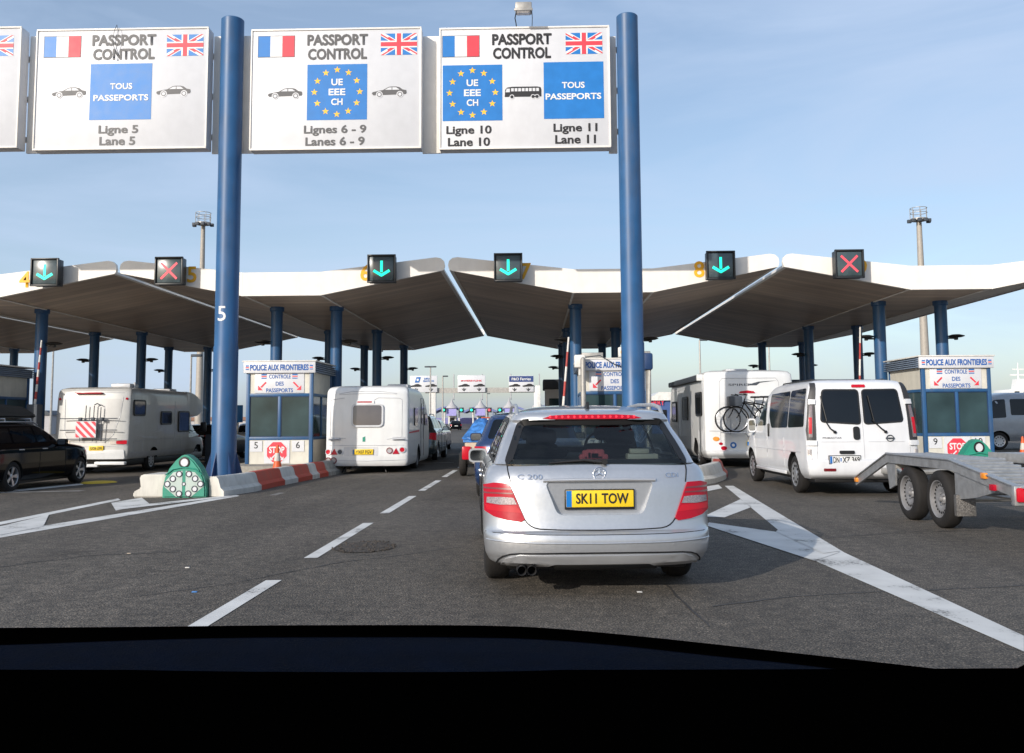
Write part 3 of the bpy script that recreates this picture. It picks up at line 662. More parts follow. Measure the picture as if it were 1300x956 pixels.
    if clutter:
        b = NB(); box(b, -1.12, -.82, -.5, -.25, zz(2.70), zz(3.05), .04); box(b, -1.0, -.94, -.4, -.1, zz(2.5), zz(2.72)); part('camera_housing', b, M['white'], t)
        b = NB(); box(b, .1, .42, -.10, .05, zz(3.0), zz(3.28), .03); part('warning_lamp', b, M['white'], t)
        b = NB(); lathe(b, [(0, .10), (.004, .001)], (.26, -.106, zz(3.14)), 'y', 16); part('warning_label', b, M['yellow'], t)
        b = NB(); tube(b, [(-.9, -.1, zz(3.0)), (-.4, -.12, zz(3.05)), (0, -.14, zz(2.80)), (.3, -.12, zz(2.72)), (.6, -.1, zz(3.02)), (.9, 0, zz(3.05))], .015, 6); tube(b, [(.2, -.12, zz(3.1)), (.5, -.14, zz(2.85)), (.9, -.1, zz(3.0))], .012, 6); part('cable', b, M['roofd'], t)
        b = NB(); box(b, -.9, -.3, .1, 1.0, zz(2.99), zz(3.15), .02); part('roof_box', b, M['pole'], t); b = NB(); box(b, .5, 1.0, .1, 1.0, zz(2.99), zz(3.18), .02); part('roof_box', b, M['pole'], t)
    return t
booth(CXS[1], 'white and blue police booth cut by the left picture edge', ('3', '4'))
booth(CXS[2], 'white and blue police booth for lanes 5 and 6 beside the caravan', ('5', '6'))
booth(CXS[3], 'white and blue police booth half hidden behind the right gantry pillar', ('7', '8'), True)
booth(CXS[4], 'white and blue police booth for lanes 9 and 10 behind the flatbed trailer', ('9', '10'))
# second row of dark roofed booths
for (x0, x1, Y, zt, lab) in ((.35, 1.85, 46, 3.35, 'small pale kiosk with a black roof behind the middle columns'), (12.6, 16.2, 46, 3.25, 'pale kiosk with a flat dark roof behind the white minibus')):
    t = thing('kiosk', lab, 'kiosk', ((x0+x1)/2, Y, 0)); h = (x1-x0)/2
    b = NB(); box(b, -h+.1, h-.1, .1, 2.2, 0, zt-.5); part('wall', b, M['camg'], t)
    b = NB(); box(b, -h, h, 0, 2.4, zt-.5, zt, .05); part('roof', b, M['roofd'], t)
    b = NB(); box(b, -h+.3, h-.3, .06, .11, 1.2, 2.4); part('window', b, M['bglass'], t)
# striped raised barrier arms
def arm(p0, p1, lab, n=9, r=.035):
    b = NB(); p0, p1 = Vector(p0), Vector(p1)
    for k in range(n): cyl(b, p0.lerp(p1, k/n), p0.lerp(p1, (k+1)/n), r*(1-.3*k/n), seg=10, mi=k % 2)
    q = thing('lift_barrier', lab, 'lift barrier', p0, group='red and white lift barriers'); b.transform(Matrix.Translation(-p0)); part('boom', b, [M['white'], M['red']], q)
    b = NB(); zb = gz(p0.x); box(b, -.16, .16, -.16, .16, zb-p0.z, .06, .02); part('cabinet', b, M['roofd'], q)
arm(P(44, 516, 26.6), P(53, 432, 26.6), 'raised red and white barrier arm right of the leftmost booth')
arm(P(714.5, 522, 24.9), P(722, 428, 24.9), 'raised red and white barrier arm left of the middle booth', 5)
arm(P(1091, 560, 28), P(1092, 415, 28), 'raised red and white barrier arm between the minibus and the right booth', 7)
arm(P(268, 554, 33), P(237, 553, 33), 'lowered red and white barrier arm in front of the left motorhome', 7)
# ------------------------------------------------------------ gantry
YG = 20.7; SC = 1.0
def gp(px, py): return P(px, py, YG)
SC = 200/(P(500, 112, YG).x-P(300, 112, YG).x)
g = thing('sign_gantry', 'blue steel gantry on round pillars carrying the passport control boards', 'sign gantry', (0, YG, 0))
for (px, num, r) in ((293.5, '5', .262), (800, None, .245)):
    base = P(281 if num else 806, 600, YG+.25); 
    x = P(px, 130, YG+.10).x if num else 2.17
    ztop = P(px, 17, YG-.25).z
    b = NB(); lathe(b, [(gz(x)-.02, r*1.05), (3, r*1.05), (3.02, r),  (ztop-.02, r), (ztop, r-.02), (ztop, .001)], (x, .10 if num else -.1, 0), 'z', 48); 
    pil = part('pillar', b, M['blue'], g)
    b = NB(); yb = .10 if num else -.1
    for k in range(6):
        a = math.pi*k/3+.2; tb = NB(); prism(tb, [(r, 0), (r+.22, 0), (r, .75)], -.012, .012); tb.transform(Matrix.Translation((x, yb, gz(x)))@Matrix.Rotation(a, 4, 'Z')); merge(b, tb)
    lathe(b, [(0, r+.3), (.04, r+.3), (.04, r)], (x, yb, gz(x)), 'z', 32); part('base_plate', b, M['dblue'], g)
    if num:
        rr = r*1.05+.003 if False else r+.002
        zc = P(283, 397, YG-.3).z
        bb = x-.02
        txts(g, [(num, -.03, 0, None, .34)], M['wtxt'], 0, .012, name='pillar_number', S=lambda X, Z, x=x, yb=yb, r=r, zc=zc: Vector((x+(r+.004)*math.sin((X-.0)/r), yb-(r+.004)*math.cos(X/r), zc+Z)))
for (pa, pb) in ((27, 44), (264.5, 318), (534, 559), (772.5, 786)):
    a, c = gp(pa, 37), gp(pb, 188); b = NB(); box(b, a.x, c.x, .40, .46, c.z, a.z, .01); part('filler_panel', b, M['fascia'], g)
b = NB(); zt, zb = gp(300, 60).z, gp(300, 165).z
for z in (zt, zb, (zt+zb)/2): box(b, gp(-240, 100).x, 2.10, .48, .58, z-.06, z+.06, .005)
part('beam', b, M['pole'], g)
def ujack(b, x0, x1, z0, z1, y):
    cx, cz = (x0+x1)/2, (z0+z1)/2; w_, h = (x1-x0), (z1-z0); L = math.hypot(w_, h)
    flat(b, rect(x0, x1, z0, z1), y, 0)
    def diag(a, c, hw, yy, mi, sh=0):
        d = (Vector(c)-Vector(a)).normalized(); n_ = Vector((-d.y, d.x)); a2, c2 = Vector(a)-d*.3+n_*sh, Vector(c)+d*.3+n_*sh
        p = clip([tuple(a2+n_*hw), tuple(c2+n_*hw), tuple(c2-n_*hw), tuple(a2-n_*hw)], x0, x1, z0, z1)
        if len(p) > 2: flat(b, p, yy, mi)
    diag((x0, z0), (x1, z1), h*.10, y-.001, 1); diag((x0, z1), (x1, z0), h*.10, y-.0015, 1)
    diag((x0, z0), (cx, cz), h*.032, y-.002, 2, -h*.03); diag((cx, cz), (x1, z1), h*.032, y-.002, 2, h*.03)
    diag((x0, z1), (cx, cz), h*.032, y-.0025, 2, -h*.03); diag((cx, cz), (x1, z0), h*.032, y-.0025, 2, h*.03)
    flat(b, rect(cx-h*.165, cx+h*.165, z0, z1), y-.003, 1); flat(b, rect(x0, x1, cz-h*.165, cz+h*.165), y-.0035, 1)
    flat(b, rect(cx-h*.10, cx+h*.10, z0, z1), y-.004, 2); flat(b, rect(x0, x1, cz-h*.10, cz+h*.10), y-.0045, 2)
CAR = [(-22, -2), (-21, 0), (-12, 2), (-8, 2.6), (-1, 6.4), (2, 7), (9, 7), (13, 6), (17, 3), (21.5, 2.2), (22, -1), (21, -3), (-20, -4)]
def board(x0, x1, y0, y1, lab, fr=None, uk=None, txt=(), small=(), blues=(), bt=(), eus=(), cars=(), bus=None):
    cx, cy = (x0+x1)/2, (y0+y1)/2; o = gp(cx, cy)
    t = thing('sign_board', lab, 'sign', (o.x, YG, o.z), group='passport control boards on the gantry')
    m_ = lambda px, py: ((px-cx)/SC, (cy-py)/SC)
    w_, h = (x1-x0)/SC/2, (y1-y0)/SC/2
    b = NB(); box(b, -w_, w_, 0, .34, -h, h, .012); part('panel', b, M['signw'], t)
    b = NB()
    for (a0, a1, c0, c1) in ((-w_, w_, h-.03, h+.01), (-w_, w_, -h-.01, -h+.03), (-w_-.004, -w_+.03, -h+.03, h-.03), (w_-.03, w_+.004, -h+.03, h-.03)): box(b, a0, a1, -.025, .01, c0, c1, .004)
    part('frame', b, M['pole'] if False else M['fascia'], t)
    if uk:
        b = NB(); a = m_(uk[0], uk[3]); c = m_(uk[2], uk[1]); ujack(b, a[0], c[0], a[1], c[1], -.004); part('flag', b, [M['sblue'], M['wtxt'], M['signred']], t, ang=None, label='union flag')
    if fr:
        b = NB(); a = m_(fr[0], fr[3]); c = m_(fr[2], fr[1]); d = (c[0]-a[0])/3
        flat(b, rect(a[0]-.012, c[0]+.012, a[1]-.012, c[1]+.012), -.003, 3)
        for k in range(3): flat(b, rect(a[0]+d*k, a[0]+d*(k+1), a[1], c[1]), -.006, k)
        part('flag', b, [M['sblue'], M['wtxt'], M['signred'], M['gtxt']], t, ang=None, label='french flag')
    if txt: txts(t, [(s, *m_(px, py), wd/SC, hh/SC) for (s, px, py, wd, hh) in txt], M['dtxt'] if x0 > 500 else M['gtxt'], -.006, .05)
    if small: txts(t, [(s, *m_(px, py), wd/SC, hh/SC) for (s, px, py, wd, hh) in small], M['dtxt'] if x0 > 500 else M['gtxt'], -.006, .03)
    for (a0, b0, a1, b1) in blues:
        b = NB(); a = m_(a0, b1); c = m_(a1, b0); flat(b, rect(a[0], c[0], a[1], c[1]), -.005); part('blue_square', b, M['sblue'], t, ang=None)
    for (a0, b0, a1, b1) in eus:
        b = NB(); a = m_(a0, b1); c = m_(a1, b0); flat(b, rect(a[0], c[0], a[1], c[1]), -.005); sq = part('blue_square', b, M['sblue'], t, ang=None)
        b = NB(); X, Z = (a[0]+c[0])/2, (a[1]+c[1])/2
        for k in range(12): flat(b, star(X+.53*math.sin(k*math.pi/6), Z+.53*math.cos(k*math.pi/6), .085), -.009)
        part('stars', b, M['euyel'], sq, ang=None)
        txts(sq, [('UE', X, Z+.235, .26, .15), ('EEE', X, Z, .38, .15), ('CH', X, Z-.235, .26, .15)], M['wtxt'], -.009, .03)
    if bt: txts(t, [(s, *m_(px, py), wd/SC, hh/SC) for (s, px, py, wd, hh) in bt], M['wtxt'], -.009, .03)
    for (px, py) in cars:
        b = NB(); X, Z = m_(px, py); k = 1/SC
        flat(b, [(X+p[0]*k, Z+p[1]*k) for p in CAR], -.006, 0)
        for (u, v_) in ((-12.5, -3.2), (13.5, -3.2)): flat(b, circ(X+u*k, Z+v_*k, 4.3*k, 16), -.0075, 1); flat(b, circ(X+u*k, Z+v_*k, 3.1*k, 16), -.009, 0); flat(b, circ(X+u*k, Z+v_*k, 2.1*k, 16), -.010, 1)
        flat(b, [(X+p[0]*k, Z+p[1]*k) for p in ((-5.5, 2.8), (-.5, 5.6), (3, 6), (3, 2.8))], -.0075, 1); flat(b, [(X+p[0]*k, Z+p[1]*k) for p in ((4, 2.8), (4, 6), (9, 5.8), (13, 2.8))], -.0075, 1)
        part('car_symbol', b, [M['gtxt'] if x0 < 500 else M['dtxt'], M['signw']], t, ang=None)
    if bus:
        b = NB(); X, Z = m_(*bus); k = 1/SC
        flat(b, [(X+p[0]*k, Z+p[1]*k) for p in ((-23, -6), (-22.5, 3), (-20, 6), (-14, 7), (18, 7), (22, 6), (23, 3), (23, -6))], -.006, 0)
        for j in range(8): flat(b, [(X+p[0]*k, Z+p[1]*k) for p in ((-15+j*4.5, 1), (-15+j*4.5, 5), (-11.6+j*4.5, 5), (-11.6+j*4.5, 1))], -.0075, 1)
        flat(b, [(X+p[0]*k, Z+p[1]*k) for p in ((-22, 0), (-20.5, 4.6), (-16.5, 4.6), (-16.5, 0))], -.0075, 1)
        for u in (-14, 12.5, 17.5): flat(b, circ(X+u*k, Z-6*k, 3*k, 14), -.0075, 1); flat(b, circ(X+u*k, Z-6*k, 2.1*k, 14), -.009, 0)
        part('bus_symbol', b, [M['dtxt'], M['signw']], t, ang=None)
    return t
board(-194, 27, 33, 191, 'white board cut by the left picture edge, showing only part of a union flag', uk=(-29, 44, 17, 71))
board(43, 264.5, 34, 191, 'passport control board for lane 5, plain blue square between two car symbols', fr=(53, 43, 100, 70), uk=(211, 43, 258, 71), txt=[('PASSPORT', 156, 49, 81, 13.5), ('CONTROL', 156, 67.5, 78, 13.5)],
      small=[('Ligne 5', 152, 167, 50, 13), ('Lane 5', 151, 180.5, 45, 10.5)], blues=[(114, 80, 193, 153)], bt=[('TOUS', 154, 109.5, 28, 7.6), ('PASSEPORTS', 154, 124.5, 70, 7.6)], cars=[(87, 117), (221, 117)])
board(318, 534.5, 34.5, 190.5, 'passport control board for lanes 6 to 9, ring of stars between two cars', fr=(327, 43, 373, 70), uk=(483, 42, 529, 70), txt=[('PASSPORT', 428, 49, 76, 13.5), ('CONTROL', 428, 67.5, 74, 13.5)],
      small=[('Lignes 6 - 9', 426, 166.5, 78, 13), ('Lanes 6 - 9', 426, 180.5, 74, 10.5)], eus=[(390, 81, 466, 153)], cars=[(362, 118), (494, 118)])
board(559, 773, 33, 189, 'white passport control board for lanes 10 and 11 with a coach symbol', fr=(563, 43, 609, 70), uk=(718, 41.5, 764, 69), txt=[('PASSPORT', 663, 48.5, 74, 13.5), ('CONTROL', 663, 66.5, 72, 13.5)],
      small=[('Ligne 10', 596, 166, 56, 13), ('Lane 10', 596, 180, 52, 10.5), ('Ligne 11', 729, 165, 54, 13), ('Lane 11', 729, 178.5, 50, 10.5)], eus=[(563, 81, 638, 153)], blues=[(690, 79, 765, 152)], bt=[('TOUS', 727, 109, 28, 7.6), ('PASSEPORTS', 727, 123.5, 69, 7.6)], bus=(664, 117))
# floodlight and wire
p = gp(665, 33); t = thing('floodlight', 'small grey floodlight on a bracket above the lane 10 board', 'floodlight', (p.x, YG, p.z))
b = NB(); box(b, -.19, .19, -.5, -.18, .17, .36, .03); box(b, -.21, .21, -.52, -.48, .14, .2, .01); part('lamp_head', b, M['pole'], t)
b = NB(); box(b, -.15, .15, -.49, -.24, .145, .168); part('lens', b, M['lclear'], t)
b = NB(); tube(b, [(-.17, .1, 0), (-.18, -.1, .03), (-.2, -.2, .1), (-.17, -.3, .2)], .012); tube(b, [(.19, .1, 0), (.2, -.3, .05), (.19, -.35, .2)], .008, 6); part('bracket', b, M['black'], t)
p = gp(150, 33); t = thing('loose_cable', 'thin dark cable looping down over the lane 5 board', 'cable', (p.x, YG-.06, p.z))
pts = [(0, 33), (-3, 40), (-5, 52), (-3, 62), (0, 70), (2, 74)]
b = NB(); tube(b, [(a/SC, 0, (33-c)/SC) for a, c in pts], .006, 6); tube(b, [(a/SC, -.01, (33-c)/SC) for a, c in [(0, 33), (3, 42), (2, 58), (-1, 68), (-2, 75)]], .005, 6); lathe(b, [(-.02, .001), (0, .022), (.02, .001)], (-2/SC, -.02, (33-76)/SC), 'y', 12); part('wire', b, M['roofd'], t)
# pipe post with hooded blue head by the middle booth
c = P(824, 530, 23.5); t = thing('camera_post', 'grey pipe post with a hooded blue head right of the gantry pillar', 'post', (c.x, 23.5, 0))
b = NB(); tube(b, [(0, 0, 0), (0, 0, 2.75), (-.05, 0, 2.88), (-.2, 0, 2.93)], .075, 12); part('post', b, M['pole'], t)
b = NB(); box(b, -.16, .11, -.14, .14, 2.55, 2.98, .05); part('hood', b, M['dblue'], t)
c = P(741, 530, 24.6); t = thing('pipe_post', 'slim grey post standing against the left of the middle booth', 'post', (c.x, 24.6, 0)); b = NB(); cyl(b, (0, 0, 0), (0, 0, 2.9), .07); part('post', b, M['pole'], t); b = NB(); lathe(b, [(2.9, .07), (2.95, .05), (2.98, .001)], axis='z', seg=16); part('cap', b, M['pole'], t)
# ------------------------------------------------------------ low barriers, crash cushions, cones
def jersey(path, cols, lab, h=.36, wd=.30):
    pts = [Vector((p.x, p.y, 0)) for p in path]; 
    L = [0]
    for a, c in zip(pts, pts[1:]): L.append(L[-1]+(c-a).length)
    def at(s):
        for i in range(len(L)-1):
            if s <= L[i+1] or i == len(L)-2: t = (s-L[i])/(L[i+1]-L[i]); return pts[i].lerp(pts[i+1], t), (pts[i+1]-pts[i]).normalized()
    q = thing('road_barrier', lab, 'barrier', (pts[0].x, pts[0].y, gz(pts[0].x))); n = len(cols); tot = L[-1]
    prof = [(0, 0), (0, .10), (.07, .16), (.12, h-.04), (.16, h), (wd, h), (wd, 0)]
    for k in range(n):
        b = NB(); rings = []; s0, s1 = tot*cols[k][1], tot*cols[k][2]
        for j in range(9):
            s = s0+(s1-s0)*j/8; p_, d = at(min(s, tot-1e-4)); 
            d1 = at(max(0, s-.35))[1]+at(min(tot-1e-4, s+.35))[1]; d1.normalize(); nn = Vector((-d1.y, d1.x, 0))
            rings.append([b.verts.new(p_+nn*u+Vector((0, 0, gz(p_.x)+v_))-q.location) for u, v_ in prof])
        for A, B_ in zip(rings, rings[1:]):
            for i in range(len(prof)): b.faces.new((A[i], A[(i+1) % len(prof)], B_[(i+1) % len(prof)], B_[i]))
        b.faces.new(rings[0]); b.faces.new(rings[-1][::-1]); bmesh.ops.recalc_face_normals(b, faces=b.faces[:])
        part('segment', b, M['redwhite'] if cols[k][0] == 'r' else M['whitebar'] if cols[k][0] == 'w' else M['concrete'], q, ang=30, label={'r': 'red painted segment', 'w': 'white painted segment', 'g': 'bare concrete segment'}[cols[k][0]])
    return q
jersey([G(284, 630.5), G(300, 628), G(325, 624), G(352, 617.5), G(402, 607.5), G(440, 600)], [('w', 0, .20), ('r', .20, .40), ('w', .40, .51), ('r', .51, .64), ('w', .64, .71), ('r', .71, .80), ('g', .80, 1)], 'low red and white striped barrier curving from the number 5 pillar')
jersey([G(850, 620), G(880, 616.5), G(905, 614.5), G(921, 609), G(924, 604), G(919, 598)], [('w', 0, .55), ('r', .55, .80), ('w', .80, 1)], 'low white barrier with a red end beside the right flank of the silver estate')
jersey([Vector((8.9, 18.2, 0)), Vector((10.4, 18.4, 0)), Vector((12.2, 20, 0)), Vector((12.4, 23.5, 0))], [('w', 0, .25), ('r', .25, .4), ('w', .4, .6), ('r', .6, .75), ('w', .75, 1)], 'low barrier glimpsed above the flatbed trailer in front of booth 9 and 10')
c = G(190, 632); t = thing('barrier_block', 'short white moulded barrier block left of the green crash cushion', 'barrier', (c.x, c.y+.1, c.z))
b = NB(); prism(b, [(-.36, 0), (-.36, .10), (-.22, .17), (-.25, .38), (-.2, .42), (.24, .42), (.28, .38), (.24, .16), (.28, 0)], 0, .8); bmesh.ops.bevel(b, geom=b.edges[:], offset=.02, segments=2, affect='EDGES'); part('block', b, M['whitebar'], t)
def cushion(x, y, lab):
    t = thing('crash_cushion', lab, 'crash cushion', (x, y, gz(x)), group='green crash cushions on the island noses')
    out = [(-.40, 0), (-.40, .16), (-.36, .36), (-.28, .53), (-.16, .68), (-.06, .76), (0, .78), (.06, .76), (.16, .68), (.28, .53), (.36, .36), (.40, .16), (.40, 0)]
    b = NB(); prism(b, out, 0, .28); bmesh.ops.bevel(b, geom=[e for e in b.edges if all(v.co.y < .01 for v in e.verts)], offset=.025, segments=2, affect='EDGES')
    tube(b, [(-.33, -.012, .42), (-.2, -.015, .52), (0, -.015, .555), (.2, -.015, .52), (.33, -.012, .42)], .012, 6); part('shell', b, M['green'], t)
    b = NB()
    for s in (-1, 1): flat(b, [(s*.03, .03), (s*.14, .02), (s*.36, .20), (s*.37, .26), (s*.20, .46), (s*.03, .49)], -.004)
    part('white_panel', b, mat('mint_white', (.42, .50, .46), .5, dirt=.2), t, ang=None)
    for (u, v_, r) in [(0, .64, .085)]+[(s*a, z, .050) for s in (-1, 1) for a, z in ((.085, .075), (.20, .16), (.305, .25), (.205, .345), (.09, .43))]+[(0, .25, .03)]:
        b = NB(); lathe(b, [(0, r*1.2), (-.014, r*1.17), (-.016, r*.85), (-.008, r*.82)], (u, 0, v_), 'y', 20, mi=0); lathe(b, [(-.008, r*.84), (-.009, .001)], (u, 0, v_), 'y', 20, mi=1); part('reflector', b, [M['black'] if r > .05 else M['roofd'], M['signw']], t)
    return t
c = G(233, 632); cushion(c.x, c.y, 'green arched crash cushion with white reflectors left of the number 5 pillar')
c = P(1243, 570, 18.0); cu = cushion(c.x, 18.0, 'green arched crash cushion behind the flatbed trailer, below the number 10')
cu.scale = (1, 1, 1.12)
def cone(p, lab, h=.72):
    t = thing('traffic_cone', lab, 'traffic cone', p, group='orange traffic cones'); k = h/.72
    b = NB(); box(b, -.17*k, .17*k, -.17*k, .17*k, 0, .04, .01); part('base', b, M['orange'], t)
    b = NB(); lathe(b, [(.04, .13*k), (h*.5, .075*k), (h*.5, .077*k), (h*.75, .05*k), (h*.75, .049*k), (h, .022*k), (h, .001)], axis='z', seg=24)
    for f in b.faces:
        z = f.calc_center_median().z; f.material_index = 1 if h*.5 < z < h*.75 else 0
    part('cone', b, [M['orange'], M['whitebar']], t)
cone(Vector((P(352, 590, 22.6).x, 22.6, -.05)), 'orange traffic cone with a white band behind the striped barrier under the STOP sign', .78)
cone(P(272, 602, 21.9)+Vector((0, 0, -.03)), 'orange traffic cone almost hidden behind the number 5 pillar', .7)
cone(Vector((P(1299, 575, 27).x, 27, 0)), 'orange traffic cone at the right edge near the grey coach', .75)
# blue rectangular sign behind booth 5/6
c = P(302, 522, 40); t = thing('blue_sign', 'small blue sign on a post left of the lane 5 booth', 'sign', (c.x, 40, 0)); b = NB(); box(b, -.22, .22, -.02, .02, 1.3, 2.05, .01); part('panel', b, M['sblue'], t); b = NB(); cyl(b, (0, .05, gz(c.x)), (0, .05, 2.0), .03); part('post', b, M['pole'], t)
# ------------------------------------------------------------ glass one can see through
def seeglass(name, tint, rough=.0, refl=.9):
    m = bpy.data.materials.new(name); m.use_nodes = True; n = m.node_tree; n.nodes.clear(); L = n.links.new
    o = n.nodes.new('ShaderNodeOutputMaterial'); mx_ = n.nodes.new('ShaderNodeMixShader'); tr = n.nodes.new('ShaderNodeBsdfTransparent'); gl = n.nodes.new('ShaderNodeBsdfGlossy')
    fr = n.nodes.new('ShaderNodeFresnel'); fr.inputs[0].default_value = 1.55; tr.inputs[0].default_value = tint+(1,); gl.inputs[0].default_value = (refl, refl, refl, 1); gl.inputs['Roughness'].default_value = rough
    ml = n.nodes.new('ShaderNodeMath'); ml.operation = 'MULTIPLY_ADD'; ml.inputs[1].default_value = .55; ml.inputs[2].default_value = .02; L(fr.outputs[0], ml.inputs[0])
    L(ml.outputs[0], mx_.inputs[0]); L(tr.outputs[0], mx_.inputs[1]); L(gl.outputs[0], mx_.inputs[2]); L(mx_.outputs[0], o.inputs[0]); return m
M['tglass'] = seeglass('rear_tint_glass', (.48, .54, .53)); M['cglass'] = seeglass('clear_car_glass', (.62, .68, .66))
def path_on(sh, kind, pts, off=.002, n=6):
    S, hint = surf_of(sh, kind); out = []
    for a, c in zip(pts, pts[1:]):
        for k in range(n): t = k/n; out.append(S(a[0]+(c[0]-a[0])*t, a[1]+(c[1]-a[1])*t)+hint*off)
    out.append(S(*pts[-1])+hint*off); return out
def mirror_x(poly): return [(-p[0], p[1]) for p in poly][::-1]
def door_mirror(parent, x, y, z, s, col, w_=.22, h=.15):
    b = NB(); t = bmesh.new(); bmesh.ops.create_cube(t, size=1); bmesh.ops.subdivide_edges(t, edges=t.edges[:], cuts=5, use_grid_fill=True)
    for v in t.verts:
        q = v.co*2; rx = (abs(q.x)**4.5+abs(q.z)**4.5)**(1/4.5); mxx = max(abs(q.x), abs(q.z), 1e-6); f_ = mxx/max(rx, 1e-6)*(1 if q.y < .5 else .62); v.co.x *= f_; v.co.z *= f_
    for v in t.verts: v.co = Vector((s*(x+.09+(v.co.x)*w_), y+(v.co.y)*.14, z+v.co.z*h))
    merge(b, t); cyl(b, (s*(x-.08), y+.02, z-.06), (s*(x+.02), y+.01, z-.03), .025)
    bmesh.ops.recalc_face_normals(b, faces=b.faces[:]); o = part('door_mirror', b, col, parent)
    b = NB(); flat(b, rpoly(rect(s*(x+.09)-w_*.42, s*(x+.09)+w_*.42, z-h*.38, z+h*.38), min(w_, h)*.3), y-.074); part('mirror_glass', b, M['cgreen'] if False else M['mirror'], o, ang=None)
M['mirror'] = mat('mirror_glass', (.35, .38, .40), .05, 1, 0)
M['revlens'] = mat('reversing_lens', (.30, .27, .29), .2, .2, .4, 90)
# ------------------------------------------------------------ silver estate (hero)
def silver_estate():
    t = thing('estate_car', 'silver estate car straight ahead with yellow rear plate reading SK11 TOW', 'car', (.47, 6.75, 0), R(4.0))
    low = [(.215, .78, .15, 4.40, .30, .9), (.235, .83, .05, 4.48, .34, .9), (.285, .862, .02, 4.55, .36, .9), (.30, .868, .008, 4.56, .36, .9), (.40, .882, .0, 4.58, .36, .9), (.455, .885, .012, 4.58, .36, .9), (.475, .885, .045, 4.58, .34, .9), (.60, .886, .072, 4.56, .33, .9), (.80, .882, .10, 4.50, .32, .9), (.86, .872, .12, 4.30, .31, .9), (.92, .845, .155, 3.75, .30, .8), (.95, .80, .19, 3.30, .28, .7)]
    up = [(.95, .80, .19, 3.30, .28, .5), (1.10, .742, .33, 2.95, .26, .45), (1.26, .665, .50, 2.60, .24, .4), (1.28, .655, .475, 2.55, .24, .4), (1.325, .625, .49, 2.45, .24, .4), (1.345, .59, .56, 2.35, .26, .4), (1.385, .45, .95, 2.1, .3, .4), (1.405, .28, 1.35, 1.8, .2, .2)]
    sl_, su = Shell(low, 2.7, 2.4), Shell(up, 3.2, 2.6)
    zl = sorted(set(lin(.215, .30, 6)+lin(.30, .455, 6)+[.462, .468, .475]+lin(.475, .95, 18)))
    body = part('body', sl_.mesh(zl, K=22, N=30), M['silver'], t, ang=28)
    # recess for the plate
    c = NB(); prism(c, rpoly([(-.42, .825), (.42, .825), (.325, .585), (-.325, .585)], .05), -.5, .132); ct = part('t', c, M['silver'], ang=None)
    md = body.modifiers.new('b', 'BOOLEAN'); md.operation = 'DIFFERENCE'; md.solver = 'EXACT'; md.object = ct; body.parent = None; bpy.context.view_layer.update()
    me = bpy.data.meshes.new_from_object(body.evaluated_get(bpy.context.evaluated_depsgraph_get())); body.modifiers.clear(); body.data = me; me.materials.clear(); me.materials.append(M['silver']); bpy.data.objects.remove(ct); body.parent = t
    cutcyl(body, [(s*.60, s*1.0, y, .31, .355) for s in (-1, 1) for y in (.98, 3.74)])
    rw = rpoly([(-.705, .945), (.705, .945), (.575, 1.268), (-.575, 1.268)], .05)
    sw = [rpoly(p, .03) for p in ([(.50, .975), (1.02, .965), (1.02, 1.262), (.80, 1.25)], [(1.09, .965), (1.88, .96), (1.88, 1.285), (1.09, 1.27)], [(1.95, .96), (2.85, .96), (2.42, 1.265), (1.95, 1.285)])]
    ws = rpoly([(-.70, .99), (.70, .99), (.56, 1.285), (-.56, 1.285)], .05)
    def skip(c_):
        if c_.z < .955 or c_.z > 1.30: return False
        hw = herm(up, c_.z)[0]
        if abs(c_.x) < hw*.97 and c_.y < 1.2: return inpoly((c_.x, c_.z), rw)
        if abs(c_.x) < hw*.97 and c_.y > 2.0: return inpoly((c_.x, c_.z), ws)
        return abs(c_.x) > hw*.9 and any(inpoly((c_.y, c_.z), p) for p in sw)
    roof = part('roof', su.mesh(lin(.95, 1.33, 30)+[1.345, 1.36, 1.375, 1.39, 1.405], skip=skip, capb=False, K=40, N=70), M['silver'], t, ang=40)
    b = NB(); patch(b, inset(rw, -.012), su, 'rear', .05, .004, 0); g_ = part('rear_window', b, M['tglass'], t)
    b = NB(); ringpatch(b, inset(rw, -.02), inset(rw, .035), su, 'rear', .006, .004, sub=4); part('window_seal', b, M['black'], g_)
    for k, p in enumerate(sw):
        for kd in ('left', 'right'):
            b = NB(); patch(b, inset(p, -.01), su, kd, .06, .003, 0); q = part('side_window', b, M['cglass'] if k == 2 else M['tglass'], t)
            b = NB(); ringpatch(b, inset(p, -.028), inset(p, .012), su, kd, .006, .006, sub=4); part('window_seal', b, M['black'], q)
    b = NB(); patch(b, inset(ws, -.01), su, 'front', .06, .003, 0); part('windscreen', b, M['cglass'], t)
    # interior
    b = NB(); box(b, -.74, .74, .30, 3.1, .952, .958); box(b, -.5, .5, 2.55, 2.9, .96, 1.02, .03); part('interior', b, M['black'], t)
    for (x, y, z) in ((-.35, 1.25, 1.04), (.35, 1.25, 1.04), (-.36, 2.05, 1.06), (.36, 2.05, 1.06)):
        b = NB(); box(b, x-.23, x+.23, y-.06, y+.06, .955, z, .04); box(b, x-.13, x+.13, y-.05, y+.05, z+.03, z+.16, .04, seg=3)
        for s in (-.06, .06): cyl(b, (x+s, y, z-.02), (x+s, y, z+.05), .008)
        part('seat', b, M['seatm'], t)
    b = NB(); tube(b, [(.36+.17*math.cos(a), 2.45+.05*math.sin(a), 1.0+.17*math.sin(a)*.95) for a in lin(0, 2*math.pi, 24)[:-1]], .014, 8, closed=True); box(b, .22, .5, 2.43, 2.46, .98, 1.01, .01); part('steering_wheel', b, M['black'], t)
